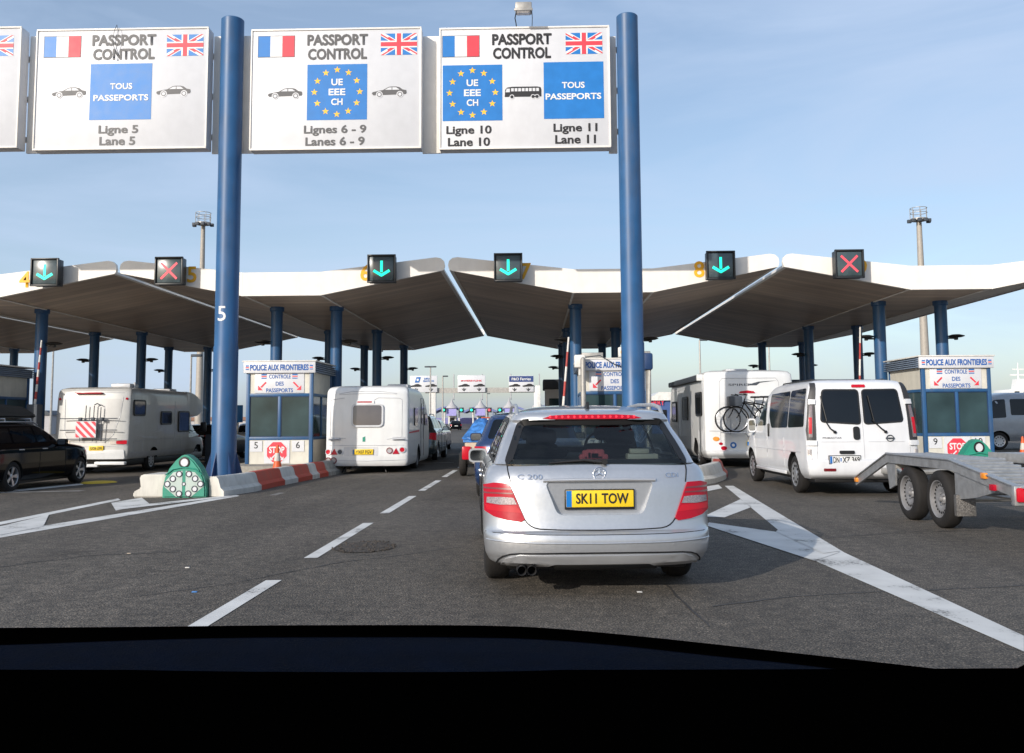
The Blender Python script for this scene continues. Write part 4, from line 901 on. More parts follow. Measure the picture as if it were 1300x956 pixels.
    # third brake light and spoiler lip
    b = NB(); patch(b, [(-.40, 1.290), (-.34, 1.284), (.34, 1.284), (.40, 1.290), (.33, 1.309), (.2, 1.316), (-.2, 1.316), (-.33, 1.309)], su, 'rear', .05, .010, .02); br = part('brake_light', b, M['lred'], t)
    b = NB()
    for k in range(15): x = -.34+.68*k/14; patch(b, circ(x, 1.2995, .0085, 10), su, 'rear', .05, .013, .004)
    part('lamp_dots', b, M['lglow'], br)
    # tail lights
    for s in (-1, 1):
        f_ = (lambda p: p) if s < 0 else mirror_x
        main = f_([(-.872, .800), (-.80, .815), (-.688, .812), (-.655, .745), (-.612, .645), (-.572, .555), (-.60, .537), (-.70, .548), (-.80, .572), (-.868, .610)])
        b = NB(); patch(b, main, sl_, 'rear', .03, .012, .03); lt = part('tail_light', b, M['lred'], t)
        b = NB(); patch(b, f_([(-.845, .710), (-.74, .714), (-.652, .709), (-.628, .662), (-.75, .658), (-.848, .668)]), sl_, 'rear', .03, .016, .008); part('reversing_lens', b, M['revlens'], lt)
        b = NB()
        pass
        patch(b, f_([(-.868, .770), (-.665, .765), (-.672, .778), (-.87, .783)]), sl_, 'rear', .04, .0145, .003); patch(b, f_([(-.868, .735), (-.655, .735), (-.66, .745), (-.87, .748)]), sl_, 'rear', .04, .0145, .003)
        part('lens_bar', b, M['silver_trim'] if False else M['cred'], lt)
        b = NB(); patch(b, f_([(-.86, .655), (-.63, .648), (-.59, .60), (-.845, .617)]), sl_, 'rear', .04, .0145, .003); part('glow_lens', b, M['lglow2'], lt)
    # tailgate seams
    b = NB(); tube(b, path_on(sl_, 'rear', [(-.70, .948), (-.695, .90), (-.675, .815)]), .0045, 6); tube(b, path_on(sl_, 'rear', [(.70, .948), (.695, .90), (.675, .815)]), .0045, 6)
    tube(b, path_on(sl_, 'rear', [(-.575, .555), (-.555, .53), (-.53, .51), (-.50, .497), (-.46, .489), (-.3, .483), (0, .480), (.3, .483), (.46, .489), (.50, .497), (.53, .51), (.555, .53), (.575, .555)]), .0045, 6); tube(b, path_on(sl_, 'rear', [(-.868, .46), (-.5, .452), (0, .450), (.5, .452), (.868, .46)], 0), .003, 6); part('shut_line', b, M['dark'], t)
    b = NB(); tube(b, path_on(sl_, 'rear', [(-.86, .405), (-.5, .393), (0, .39), (.5, .393), (.86, .405)], .001), .007, 8)
    for s in (-1, 1):
        for x in (.25, .55): patch(b, circ(s*x, .375, .012, 12), sl_, 'rear', .05, .004, .002)
    part('bumper_crease', b, M['silver'], t)
    b = NB(); patch(b, rpoly([(-.76, .222), (-.72, .278), (-.62, .305), (.62, .305), (.72, .278), (.76, .222), (.42, .222), (.35, .245), (-.35, .245), (-.42, .222)], .02), sl_, 'rear', .05, .012, .03); vl = part('valance', b, M['silver_trim'], t)
    b = NB(); tube(b, path_on(sl_, 'rear', [(-.79, .225), (-.775, .26), (-.74, .29), (-.69, .308), (-.62, .316), (-.3, .322), (0, .323), (.3, .322), (.62, .316), (.69, .308), (.74, .29), (.775, .26), (.79, .225)], .004), .006, 6); part('shut_line', b, M['dark'], vl)
    b = NB(); box(b, -.70, .70, .30, 4.3, .17, .24, .02); box(b, -.35, .45, .18, .6, .175, .23, .02); part('underbody', b, M['black'], t)
    for x in (-.60, -.525):
        b = NB(); lathe(b, [(.0, .030), (-.005, .034), (.0, .037), (.16, .037)], (x, .06, .196), 'y', 24); lathe(b, [(.1, .001), (.1, .031), (0, .030)], (x, .06, .196), 'y', 24, mi=1); part('exhaust_pipe', b, [M['black'], M['dark']], t)
    # plate, trim, badge, letters
    b = NB(); box(b, -.268, .268, .108, .128, .622, .770, .006); pf = part('plate_frame', b, M['black'], t)
    b = NB(); box(b, -.258, .258, .104, .110, .640, .762, .003); pl = part('number_plate', b, M['plate_y'], pf, label='yellow plate reading SK11 TOW')
    b = NB(); flat(b, rect(-.257, -.215, .642, .760), .1035, 0); part('plate_band', b, M['sblue'], pl, ang=None)
    txts(pl, [('SK11 TOW', .018, .703, .40, .074)], M['dtxt'], .103, .022); 
    b = NB(); tube(b, [(-.43, sl_.rear(.43, .835)-.008, .834), (-.2, sl_.rear(.2, .835)-.008, .838), (.2, sl_.rear(.2, .835)-.008, .838), (.43, sl_.rear(.43, .835)-.008, .834)], .013, 8); part('chrome_strip', b, M['silver_trim'], t)
    y0 = sl_.rear(0, .885)-.012; b = NB(); tube(b, [(.044*math.cos(a), y0+.002*math.sin(a), .884+.044*math.sin(a)) for a in lin(0, 2*math.pi, 32)[:-1]], .0045, 8, closed=True)
    for k in range(3):
        a = math.pi/2+k*2*math.pi/3; d = Vector((math.cos(a), 0, math.sin(a))); n_ = Vector((-d.z, 0, d.x)); c0 = Vector((0, y0, .884))
        v = [b.verts.new(p) for p in (c0+n_*.008, c0+d*.043, c0-n_*.008, c0+Vector((0, -.006, 0)))]; b.faces.new((v[0], v[1], v[3])); b.faces.new((v[1], v[2], v[3]))
    part('star_badge', b, M['chrome'], t, ang=None)
    txts(t, [('C 200', -.53, .862, .19, .036)], M['chrome'], 0, .02, name='badge_lettering', S=onrear(sl_, .010)); txts(t, [('CDI', .565, .868, .10, .034)], M['chrome'], 0, .02, name='badge_lettering', S=onrear(sl_, .010))
    # wiper, aerial, rails
    b = NB(); tube(b, [(.05, su.rear(0, .965)-.015, .962), (-.1, su.rear(.1, .985)-.02, .978), (-.38, su.rear(.38, .968)-.02, .958)], [.014, .011, .006], 8); cyl(b, (.05, .2, .965), (.05, .16, .965), .022); part('wiper', b, M['black'], t)
    b = NB(); tb = [(0, .75, 1.365), (.0, .78, 1.42), (.0, .86, 1.372)]; prism(b, [(.72, 1.355), (.76, 1.425), (.90, 1.375)], -.012, .012, 'x'); part('roof_fin', b, M['black'], t)
    for s in (-1, 1):
        b = NB(); tube(b, [(s*.60, .62, 1.315), (s*.60, .72, 1.375), (s*.595, .95, 1.40), (s*.59, 1.6, 1.41), (s*.58, 2.1, 1.395), (s*.58, 2.3, 1.34)], .016, 10); part('roof_rail', b, M['silver_trim'], t)
    for s in (-1, 1): door_mirror(t, .82, 2.62, .935, s, M['silver'], .19, .135)
    # door shut lines, handles and sill
    for kd in ('left', 'right'):
        s = -1 if kd == 'left' else 1
        b = NB(); tube(b, path_on(sl_, kd, [(1.92, .95), (1.92, .30)]), .004, 6); tube(b, path_on(sl_, kd, [(2.95, .93), (3.0, .60), (3.0, .30)]), .004, 6); tube(b, path_on(sl_, kd, [(1.05, .95), (1.25, .70), (1.38, .30)]), .004, 6); part('shut_line', b, M['dark'], t)
        for y in (1.35, 2.15): b = NB(); box(b, s*.885-.02, s*.885+.02, y-.1, y+.1, .80, .825, .01); part('door_handle', b, M['silver'], t)
        for (y) in (.98, 3.74): wheel(t, .315, .215, y, s*.865, 'alloy', sidesgn=s)
    return t
M['lglow2'] = mat('lit_red_lens', (.38, .006, .016), .25, emit=(1, .03, .06), es=.12, spec=.3)
sc_ = silver_estate(); sc_.scale = (.965, 1, 1)
M['smoked'] = mat('smoked_lens', (.16, .13, .14), .12, 0, .2, 40, coat=1)
# people inside the estate
def person(loc, lab, hairlen=.0, s=1):
    t = thing('person', lab, 'person', loc)
    b = NB(); prof = [(0, .001), (.0, .15), (.12, .17), (.26, .20), (.36, .19), (.40, .11), (.44, .055), (.50, .052), (.54, .075), (.60, .088), (.66, .085), (.71, .06), (.735, .001)]
    lathe(b, prof, axis='z', seg=24)
    for v in b.verts:
        z = v.co.z
        if z < .43: v.co.x *= 1.12; v.co.y *= .6
        elif z > .52: v.co.y *= 1.15; v.co.x *= .88
    # arms grown from the shoulders as one surface piece, nose and ears pulled out of the head
    for v in b.verts:
        if .57 < v.co.z < .62 and v.co.y > .09 and abs(v.co.x) < .02: v.co.y += .025
        if .57 < v.co.z < .62 and abs(v.co.x) > .07: v.co.x *= 1.12
    part('body', b, M['cloth'], t, ang=60)
    b = NB(); lathe(b, [(.56, .085), (.60, .098), (.66, .097), (.71, .075), (.75, .001)], axis='z', seg=24)
    for v in b.verts:
        v.co.y = v.co.y*1.15-.018
        if v.co.z < .58: v.co.z -= hairlen
    part('hair', b, M['hair'], t)
    return t
rot = Matrix.Rotation(R(4), 3, 'Z')
for (lx, ly, lab, hl) in ((.36, 2.20, 'dark haired driver in the right seat seen through the rear glass of the silver estate', 0), (-.36, 2.18, 'passenger in the left seat seen through the rear glass of the silver estate', .1)):
    p = rot@Vector((lx, ly, 0)); person((p.x+.5, p.y+6.75, .56), lab, hl)
p = rot@Vector((-.02, .62, 0)); t = thing('folded_cloth', 'crumpled pink cloth lying behind the rear glass of the silver estate', 'cloth', (p.x+.5, p.y+6.75, .96)); b = NB()
for k in range(6): box(b, -.1+k*.025, -.02+k*.03, -.06, .06, 0, .05+.04*random.random(), .02)
part('fold', b, M['pink'], t)
p = rot@Vector((.38, .62, 0)); t = thing('papers', 'pale papers lying at the right behind the rear glass of the silver estate', 'papers', (p.x+.5, p.y+6.75, .96)); b = NB(); box(b, -.12, .12, -.1, .1, 0, .05, .01); box(b, -.1, .05, -.08, .04, .052, .09, .01); part('sheet', b, M['cream'], t)
# ------------------------------------------------------------ ordinary cars
def car(name, label, loc, rz, col, L=4.4, Wd=1.78, Ht=1.45, plate=None, group=None, style='alloy', detail=True, roofbox=False, glow=False):
    t = thing(name, label, 'car', loc, rz, group); a, k, h = Wd/1.77, L/4.58, Ht/1.405
    rows = [(.17, .70, .16, 4.40, .30, .9), (.20, .80, .075, 4.48, .34, .9), (.285, .865, .03, 4.55, .36, .9), (.40, .882, .0, 4.58, .36, .9), (.475, .885, .02, 4.58, .34, .9), (.60, .886, .06, 4.56, .33, .9), (.80, .882, .10, 4.45, .32, .9), (.88, .865, .12, 4.1, .31, .9), (.95, .80, .17, 3.35, .28, .7), (1.10, .742, .30, 2.98, .26, .5), (1.26, .665, .44, 2.60, .24, .4), (1.32, .63, .50, 2.45, .24, .4), (1.35, .58, .6, 2.3, .26, .4), (1.385, .45, .95, 2.1, .3, .4), (1.405, .28, 1.35, 1.8, .2, .2)]
    sh = Shell([(z*h, hw*a, yr*k, yf*k, c*k, cf*k) for z, hw, yr, yf, c, cf in rows], 2.7, 2.4)
    body = part('body', sh.mesh([z*h for z in lin(.17, .95, 16)+lin(.97, 1.33, 10)+[1.35, 1.37, 1.39, 1.405]], K=12, N=16), col, t, ang=30)
    if detail: cutcyl(body, [(s*.55*a, s*1.1*a, y*k, .31, .36) for s in (-1, 1) for y in (.95, 3.72)])
    sc2 = lambda p: [(u*k, z*h) for u, z in p]; sx = lambda p: [(u*a, z*h) for u, z in p]
    b = NB(); patch(b, sx(rpoly([(-.67, .965), (.67, .965), (.57, 1.27), (-.57, 1.27)], .05)), sh, 'rear', .12, .006); part('rear_window', b, M['glass'], t)
    b = NB(); patch(b, sx(rpoly([(-.70, .99), (.70, .99), (.56, 1.285), (-.56, 1.285)], .05)), sh, 'front', .12, .006); part('windscreen', b, M['glass'], t)
    for kd in ('left', 'right'):
        for p in ([(.46, .985), (1.0, .975), (1.0, 1.27), (.70, 1.26)], [(1.07, .975), (1.88, .97), (1.88, 1.29), (1.07, 1.275)], [(1.95, .97), (2.9, .97), (2.42, 1.27), (1.95, 1.29)]):
            b = NB(); patch(b, sc2(rpoly(p, .03)), sh, kd, .15, .005); part('side_window', b, M['glass'], t)
        s = -1 if kd == 'left' else 1
        for y in (.95, 3.72): wheel(t, .325, .21, y*k, s*.868*a, style, sidesgn=s)
        if detail:
            b = NB(); tube(b, path_on(sh, kd, [(1.92*k, .94*h), (1.92*k, .3*h)]), .005, 5); tube(b, path_on(sh, kd, [(2.98*k, .92*h), (3.0*k, .3*h)]), .005, 5); part('shut_line', b, M['dark'], t)
            for y in (1.2, 2.1): b = NB(); box(b, s*.888*a-.02, s*.888*a+.02, y*k-.09, y*k+.09, .82*h, .845*h, .01); part('door_handle', b, M['silver_trim'], t)
            door_mirror(t, .87*a, 2.72*k, .96*h, s, col)
            b = NB(); tube(b, [(s*.60*a, .7, 1.33*h), (s*.60*a, .85, 1.40*h), (s*.58*a, 2.1*k, 1.40*h), (s*.58*a, 2.3*k, 1.34*h)], .016, 8); part('roof_rail', b, M['silver_trim'], t)
            b = NB(); patch(b, sx([(s*.86, .64), (s*.86, .76), (s*.55, .74), (s*.60, .62)]), sh, 'front', .06, .01, .02); part('headlight', b, M['lclear'], t)
        b = NB(); patch(b, sx([(s*.875, .62), (s*.875, .84), (s*.68, .84), (s*.66, .66)]), sh, 'rear', .05, .01, .02); part('tail_light', b, M['lglow'] if glow else M['lred'], t)
    b = NB(); box(b, -.26, .26, sh.rear(0, .62*h)-.015, sh.rear(0, .62*h)+.02, .56*h, .67*h, .004); pl = part('number_plate', b, M['plate_y'] if plate else M['plate_w'], t)
    b = NB(); box(b, -.72*a, .72*a, .14, 4.2*k, .14, .22, .02); part('underbody', b, M['black'], t)
    if roofbox:
        b = NB(); z = Ht+.10; tb = NB(); prism(tb, [(.55, z), (.6, z+.22), (1.2, z+.30), (2.2, z+.24), (2.75, z+.05), (2.7, z-.02), (.6, z-.02)], -.36, .40, 'x'); bmesh.ops.bevel(tb, geom=tb.edges[:], offset=.05, segments=3, affect='EDGES'); merge(b, tb); rb = part('roof_box', b, M['black'], t)
        b = NB()
        for y in (1.1, 2.1): tube(b, [(-.6, y, Ht-.02), (-.6, y, Ht+.06), (.6, y, Ht+.06), (.6, y, Ht-.02)], .02, 6)
        part('roof_bar', b, M['silver_trim'], rb)
    return t
car('estate_car', 'glossy black estate with a roof box at the left edge', (-12.18, 18.75, -.17), R(-1), M['cargblack'], 4.7, 1.85, 1.50, roofbox=True)
bc = car('estate_car', 'dark blue car directly in front of the silver estate', (-.12, 15.0, 0), R(1), M['cblue'], 4.3, 1.80, 1.44, plate=1)
car('tow_car', 'grey green car towing the white touring caravan', (-4.25, 30.6, -.04), R(-.5), M['cgreen'], 4.5, 1.82, 1.58)
car('estate_car', 'maroon car far ahead in the lane beyond the caravan', (-5.0, 41, -.05), 0, M['cred'], detail=False)
car('hatchback', 'dark car with a lit red tail lamp ahead of the left motorhome', (-13.2, 35.6, -.2), 0, M['cargblack'], 4.2, detail=False, glow=True)
car('hatchback', 'grey car in the left lane seen between the number 5 pillar and its booth', (-13.6, 43.5, -.2), 0, M['cgrey'], 4.2, Ht=1.5, detail=False)
fc = car('far_car', 'small dark car waiting at the far toll plaza, left of the far lanes', (-17.5, 138, 0), 0, M['cargblack'], detail=False, group='tiny cars at the far toll plaza')
for x, y, lab in ((-12.2, 141, 'small dark car at the far toll plaza under the middle ferry sign'), (-9.0, 150, 'small dark car at the far toll plaza under the lit red signal'), (-24, 155, 'small dark car at the far toll plaza furthest left')): dup(fc, (x, y, 0), .2, lab)
# ------------------------------------------------------------ small trailer with blue tarp
t = thing('luggage_trailer', 'small trailer piled with a crumpled bright blue tarpaulin, left of the dark blue car', 'trailer', (-.95, 20.8, 0))
b = NB(); box(b, -.66, .66, 0, 2.3, .48, .92, .02); part('box_body', b, mat('trailer_beige', (.50, .40, .30), .6, dirt=.4), t)
b = NB(); tb = bmesh.new(); bmesh.ops.create_grid(tb, x_segments=26, y_segments=34, size=1)
for v in tb.verts:
    u, w_ = v.co.x, v.co.y; e = max(abs(u), abs(w_)); z = .90+.40*(1-e**4)+.05*math.sin(7*u+3*w_)+.03*math.sin(13*w_-5*u)+random.uniform(-.015, .015)
    v.co = Vector((u*.72, 1.15+w_*1.22, z))
merge(b, tb); box(b, -.70, .70, -.03, 2.33, .80, .93, .03); part('tarpaulin', b, M['tarp'], t)
b = NB(); tube(b, [(-.72, .3, .85), (-.3, .6, 1.36), (.3, .9, 1.35), (.72, 1.2, .85)], .015, 6, mi=0); tube(b, [(.72, .3, .85), (0, .5, 1.36), (-.72, .9, .85)], .015, 6); part('strap', b, M['orange'], t)
for s in (-1, 1):
    b = NB(); box(b, s*.62-.10, s*.62+.10, -.06, .0, .42, .72, .03); part('tail_light', b, M['lglow2'], t); wheel(t, .29, .17, 1.1, s*.86, 'steel', sidesgn=s)
b = NB(); tube(b, [(-.4, 2.2, .45), (0, 3.4, .42), (.4, 2.2, .45)], .03); tube(b, [(0, 3.3, .42), (0, 3.8, .45)], .03); box(b, -.8, .8, 1.05, 1.15, .28, .36, .01); part('drawbar', b, M['pole'], t)
c = P(641.5, 531, 21.8); t = thing('round_load', 'rounded black bundle lying on top of the blue tarpaulin load', 'bundle', (c.x+.02, 22.1, 1.26)); b = NB(); lathe(b, [(0, .16), (.06, .17), (.12, .13), (.16, .07), (.17, .001)], axis='z', seg=20, cap=False); part('bundle', b, M['black'], t)
# ------------------------------------------------------------ touring caravan
t = thing('caravan', 'white touring caravan seen from behind beside the lane 5 and 6 booth', 'caravan', (-4.37, 23.7, -.04)); t.scale = (.965, 1, .97)
tab = [(.20, 1.05, .06, 4.9, .12, .3), (.28, 1.09, .015, 4.95, .13, .3), (.46, 1.10, .0, 5.0, .13, .3), (.62, 1.10, .015, 5.0, .13, .3), (1.2, 1.10, .02, 4.98, .13, .3), (1.5, 1.10, .03, 4.75, .13, .3), (1.8, 1.10, .05, 4.35, .13, .3), (2.15, 1.095, .07, 3.4, .15, .3), (2.24, 1.07, .11, 3.0, .18, .3), (2.30, 1.0, .2, 2.6, .2, .3), (2.33, .85, .4, 2.2, .2, .3)]
sh = Shell(tab, 2.6); body = part('body', sh.mesh(lin(.2, .46, 6)+lin(.5, 2.1, 22)+[2.15, 2.2, 2.24, 2.27, 2.3, 2.32, 2.33], K=14, N=20), M['camw'], t); cutcyl(body, [(s*.7, s*1.3, 2.3, .32, .38) for s in (-1, 1)])
b = NB(); wn = rpoly(rect(-.37, .42, 1.26, 1.81), .10, 6); patch(b, wn, sh, 'rear', .15, .035, .04); w0 = part('rear_window', b, mat('smoked_acrylic', (.075, .065, .07), .12, coat=1), t)
b = NB(); ringpatch(b, inset(wn, -.035), inset(wn, .012), sh, 'rear', .045, .05); part('window_frame', b, M['camg'], w0)
b = NB(); patch(b, rpoly(rect(-.30, .20, 1.835, 1.93), .03), sh, 'rear', .1, .03, .04); o = part('marker_housing', b, M['camw'], t); b = NB(); patch(b, rect(-.25, .14, 1.87, 1.905), sh, 'rear', .1, .034, .01); part('brake_light', b, M['lred'], o)
b = NB()
for pth in ([(-.98, 1.95), (-.98, .98), (-.9, .93), (-.55, .93)], [(-.98, 1.95), (-.6, 2.0)], [(.94, .96), (.94, 1.95), (.86, 1.99), (.30, 2.0), (.2, 1.94)], [(.94, .96), (.55, .9)], [(-.75, 2.12), (-.4, 2.17), (.4, 2.17), (.8, 2.12)], [(-1.0, .74), (1.0, .74)], [(-1.05, .36), (0, .33), (1.05, .36)], [(-.75, 2.10), (.2, 2.12), (.8, 2.10)]): tube(b, path_on(sh, 'rear', pth, .0), .010, 6)
part('panel_moulding', b, M['camg'], t)
for s in (-1, 1):
    x = s*.86
    b = NB(); patch(b, rpoly(rect(x-.17, x+.17, .86, .96), .03), sh, 'rear', .1, .006); tube(b, [(x-.15, sh.rear(x, .9)-.06, .90), (x+.15, sh.rear(x, .9)-.06, .92)], .018, 8); part('grab_handle', b, M['camg'], t)
for x, z, kd in ((-1.02, .57, 'r'), (-.86, .57, 't'), (-.70, .57, 'd'), (-1.02, .35, 'w'), (-.87, .35, 'w'), (.62, .60, 'w'), (.79, .58, 't'), (.95, .62, 'r')):
    b = NB(); r = .07; pl = circ(x, z, r, 20) if kd != 't' else [(x-.09, z-.07), (x+.09, z-.07), (x, z+.085)]
    patch(b, pl, sh, 'rear', .1, .02, .03); o = part('tail_light', b, {'r': M['lglow2'], 't': M['lred'], 'd': M['roofd'], 'w': M['lclear']}[kd], t)
    if kd != 't': b = NB(); ringpatch(b, circ(x, z, r+.014, 20), circ(x, z, r-.008, 20), sh, 'rear', .026, .03); part('bezel', b, M['camg'] if kd != 'w' else M['cred'], o)
b = NB(); patch(b, rpoly(rect(-.60, .32, .46, .70), .03), sh, 'rear', .2, .004); part('plate_recess', b, M['camg'], t)
b = NB(); box(b, -.36, .19, -.03, .02, .50, .64, .004); pl = part('number_plate', b, M['plate_y'], t); txts(pl, [('YX07 FGV', -.06, .57, .42, .085)], M['dtxt'], -.032, .02); b = NB(); flat(b, rect(-.355, -.315, .505, .635), -.0315); part('plate_band', b, M['sblue'], pl, ang=None)
b = NB(); patch(b, [(-.10, .84), (-.03, .84), (-.03, .98), (-.1, .95)], sh, 'rear', .1, .01); part('emblem', b, M['green'], t)
for kd in ('left', 'right'):
    for p in (rect(1.3, 1.9, 1.25, 1.75), rect(3.55, 4.15, 1.25, 1.60)): b = NB(); patch(b, rpoly(p, .08), sh, kd, .2, .03, .03); part('side_window', b, M['glass'], t)
    b = NB(); tube(b, path_on(sh, kd, [(2.75, .35), (2.75, 2.05), (3.35, 2.05), (3.35, .35)]), .01, 6); patch(b, rpoly(rect(2.9, 3.2, 1.3, 1.9), .08), sh, kd, .2, .01); part('door', b, M['glass'], t)
    for (ya, yb, z) in ((.3, 2.4, 1.05), (.8, 3.2, .80)): b = NB(); patch(b, [(ya, z), (yb, z+.02), (yb, z+.08), (ya, z+.03)], sh, kd, .3, .005, .004); part('stripe', b, M['signred'] if z > 1 else M['camg'], t)
    wheel(t, .32, .19, 2.3, (-1 if kd == 'left' else 1)*1.06, 'steel', sidesgn=-1 if kd == 'left' else 1)
b = NB(); lathe(b, [(2.24, .07), (2.27, .05)], (.96, .35, 0), 'z', 12, cap=True); box(b, .3, .9, 1.5, 2.1, 2.30, 2.42, .04); part('roof_light', b, M['camg'], t)
b = NB(); tube(b, [(-.8, 4.8, .42), (0, 6.0, .45), (.8, 4.8, .42)], .035); box(b, -.2, .2, 5.1, 5.9, .45, .7, .05); box(b, -.95, .95, .15, 4.8, .18, .26, .02); tube(b, [(.4, .4, .22), (.5, .3, .02)], .02, 6); tube(b, [(-.6, .4, .22), (-.7, .3, .02)], .02, 6); part('chassis', b, M['black'], t)
M['camg2'] = mat('pale_silver_panel', (.42, .42, .415), .4, .15, .06, dirt=.15)
# ------------------------------------------------------------ left motorhome
t = thing('motorhome', 'silver white overcab motorhome with a red and white striped board at the left', 'motorhome', (-13.12, 26.9, -.19))
tab = [(.42, 1.04, .05, 4.9, .14, .2), (.60, 1.10, .0, 5.0, .15, .2), (1.2, 1.11, .02, 5.0, .16, .2), (2.1, 1.11, .08, 5.0, .16, .2), (2.4, 1.10, .11, 5.0, .18, .2), (2.50, 1.05, .17, 4.9, .2, .2), (2.55, .9, .35, 4.7, .2, .2)]
sh = Shell(tab, 2.6); body = part('body', sh.mesh(lin(.42, .6, 3)+lin(.7, 2.4, 16)+[2.45, 2.5, 2.53, 2.55], K=14, N=20), M['mhw'], t); cutcyl(body, [(s*.7, s*1.3, 1.95, .34, .40) for s in (-1, 1)])
b = NB(); prism(b, [(4.55, 1.70), (5.2, 1.68), (5.85, 1.74), (6.10, 1.92), (6.08, 2.15), (5.85, 2.36), (5.4, 2.49), (4.9, 2.545), (4.55, 2.55)], -1.112, 1.112, 'x'); bmesh.ops.bevel(b, geom=b.edges[:], offset=.06, segments=3, affect='EDGES'); part('overcab', b, M['mhw'], t)
cs = Shell([(.30, .90, 4.7, 6.9, .1, .5), (.55, .98, 4.7, 7.0, .1, .5), (.95, .98, 4.7, 6.85, .1, .5), (1.10, .95, 4.7, 6.3, .1, .4), (1.5, .88, 4.7, 5.75, .1, .3), (1.74, .80, 4.7, 5.4, .1, .3)], 2.6, 2.4)
cb = part('cab', cs.mesh(lin(.3, 1.74, 14), K=10, N=10), M['mhw'], t); cutcyl(cb, [(s*.7, s*1.2, 6.05, .34, .38) for s in (-1, 1)])
for kd in ('left', 'right'):
    s = -1 if kd == 'left' else 1
    b = NB(); patch(b, rpoly([(5.05, 1.12), (6.1, 1.12), (5.75, 1.5), (5.5, 1.66), (5.05, 1.66)], .05), cs, kd, .2, .008); part('side_window', b, M['glass'], t)
    for p in (rect(.38, 1.15, 1.72, 2.15), rect(2.4, 3.2, 1.45, 1.83), rect(3.85, 4.75, 1.2, 1.85)): b = NB(); patch(b, rpoly(p, .08), sh, kd, .2, .03, .03); o = part('side_window', b, M['glass'], t); b = NB(); ringpatch(b, inset(rpoly(p, .08), -.03), inset(rpoly(p, .08), .02), sh, kd, .036, .04); part('window_frame', b, M['black'], o)
    b = NB()
    for pth in ([(.3, .98), (4.9, .98)], [(.3, .60), (1.5, .60)], [(2.3, .55), (4.9, .55)], [(3.55, .5), (3.55, 2.2)], [(4.1, .5), (4.1, 1.1)], [(.45, .62), (.45, .92), (1.05, .92), (1.05, .62)]): tube(b, path_on(sh, kd, pth), .008, 6)
    part('panel_line', b, M['camg'], t)
    b = NB(); patch(b, [(.5, 1.12), (2.2, 1.05), (2.1, .99), (1.2, 1.02), (.9, 1.08)], sh, kd, .3, .006, .004); patch(b, [(.2, .62), (5, .62), (5, .46), (.2, .46)], sh, kd, .5, .008, .01); patch(b, [(1.75, 1.17), (2.6, 1.22), (2.5, 1.32), (2.2, 1.26)], sh, kd, .3, .006, .004); part('decal', b, M['camg'], t)
    wheel(t, .335, .2, 1.95, s*1.03, 'cap', sidesgn=s); wheel(t, .335, .2, 6.05, s*.93, 'cap', sidesgn=s)
    b = NB(); box(b, s*1.25-.1, s*1.25+.1, 5.75, 5.9, 1.15, 1.5, .04); tube(b, [(s*.95, 5.7, 1.2), (s*1.15, 5.8, 1.3)], .02, 6); part('door_mirror', b, M['black'], t)
b = NB(); patch(b, rpoly([(-.8, 1.14), (.8, 1.14), (.7, 1.62), (-.7, 1.62)], .05), cs, 'front', .2, .008); part('windscreen', b, M['glass'], t)
b = NB()
for pth in ([(-.82, 2.2), (-.78, 1.2), (-.62, .92), (.45, .92), (.68, 1.15), (.85, 1.7), (.9, 2.25)], [(-1.0, .80), (1.0, .80)], [(-.9, 2.38), (.9, 2.38)]): tube(b, path_on(sh, 'rear', pth), .010, 6)
part('panel_line', b, M['camg'], t)
b = NB()
for pth in ([(.12, 2.0), (.12, 1.5)], [(.32, 1.95), (.32, 1.5)], [(.12, 2.02), (.2, 2.06), (.32, 2.0)], [(-.12, 2.0), (-.12, 1.5)]): 
    tube(b, [q+Vector((0, -.10, 0)) for q in path_on(sh, 'rear', pth)], .015, 6)
for z in (1.62, 1.28, 1.02): tube(b, [(-.85, -.10, z), (.85, -.10, z)], .015, 6)
for x in (-.25, .12, .38): tube(b, [(x, -.10, 1.64), (x, -.10, .95)], .015, 6); box(b, x-.05, x+.05, -.14, -.06, 1.55, 1.65, .01)
part('bicycle_rack', b, M['roofd'], t)
b = NB(); box(b, -.36, .25, -.16, -.13, 1.06, 1.54, .005, mi=0)
for k in range(-3, 6):
    x0 = -.36+k*.22; p = clip([(x0, 1.54), (x0+.11, 1.54), (x0+.11+.48, 1.06), (x0+.48, 1.06)], -.35, .24, 1.07, 1.53)
    if len(p) > 2: flat(b, p, -.165, 1)
part('warning_board', b, [M['signw'], M['signred']], t, ang=None, label='red and white diagonally striped board')
b = NB(); patch(b, rpoly([(-.80, 2.2), (-.76, 1.22), (-.60, .95), (.43, .95), (.66, 1.17), (.83, 1.7), (.87, 2.2)], .1), sh, 'rear', .1, .004, .004); part('rear_panel', b, M['camg2'], t)
b = NB(); box(b, .0, .42, -.04, .03, .68, .82, .005); pl = part('number_plate', b, M['plate_y'], t); txts(pl, [('GX56 LDN', .21, .75, .34, .08)], M['dtxt'], -.043, .02)
for s in (-1, 1):
    b = NB(); patch(b, rpoly([(s*.60, .86), (s*1.07, .84), (s*1.07, 1.0), (s*.60, .97)], .03), sh, 'rear', .08, .02, .03); o = part('tail_light', b, M['lclear'], t)
    b = NB(); patch(b, rpoly([(s*.78, .87), (s*1.06, .86), (s*1.06, .98), (s*.78, .96)], .03), sh, 'rear', .08, .03, .02); part('brake_lens', b, M['lglow2'], o)
    for x, z, r in ((1.0, 2.2, .035), (.80, .55, .05), (.95, .55, .05)): b = NB(); patch(b, circ(s*x, z, r, 14), sh, 'rear', .1, .02, .02); part('marker_light', b, M['lred'], t)
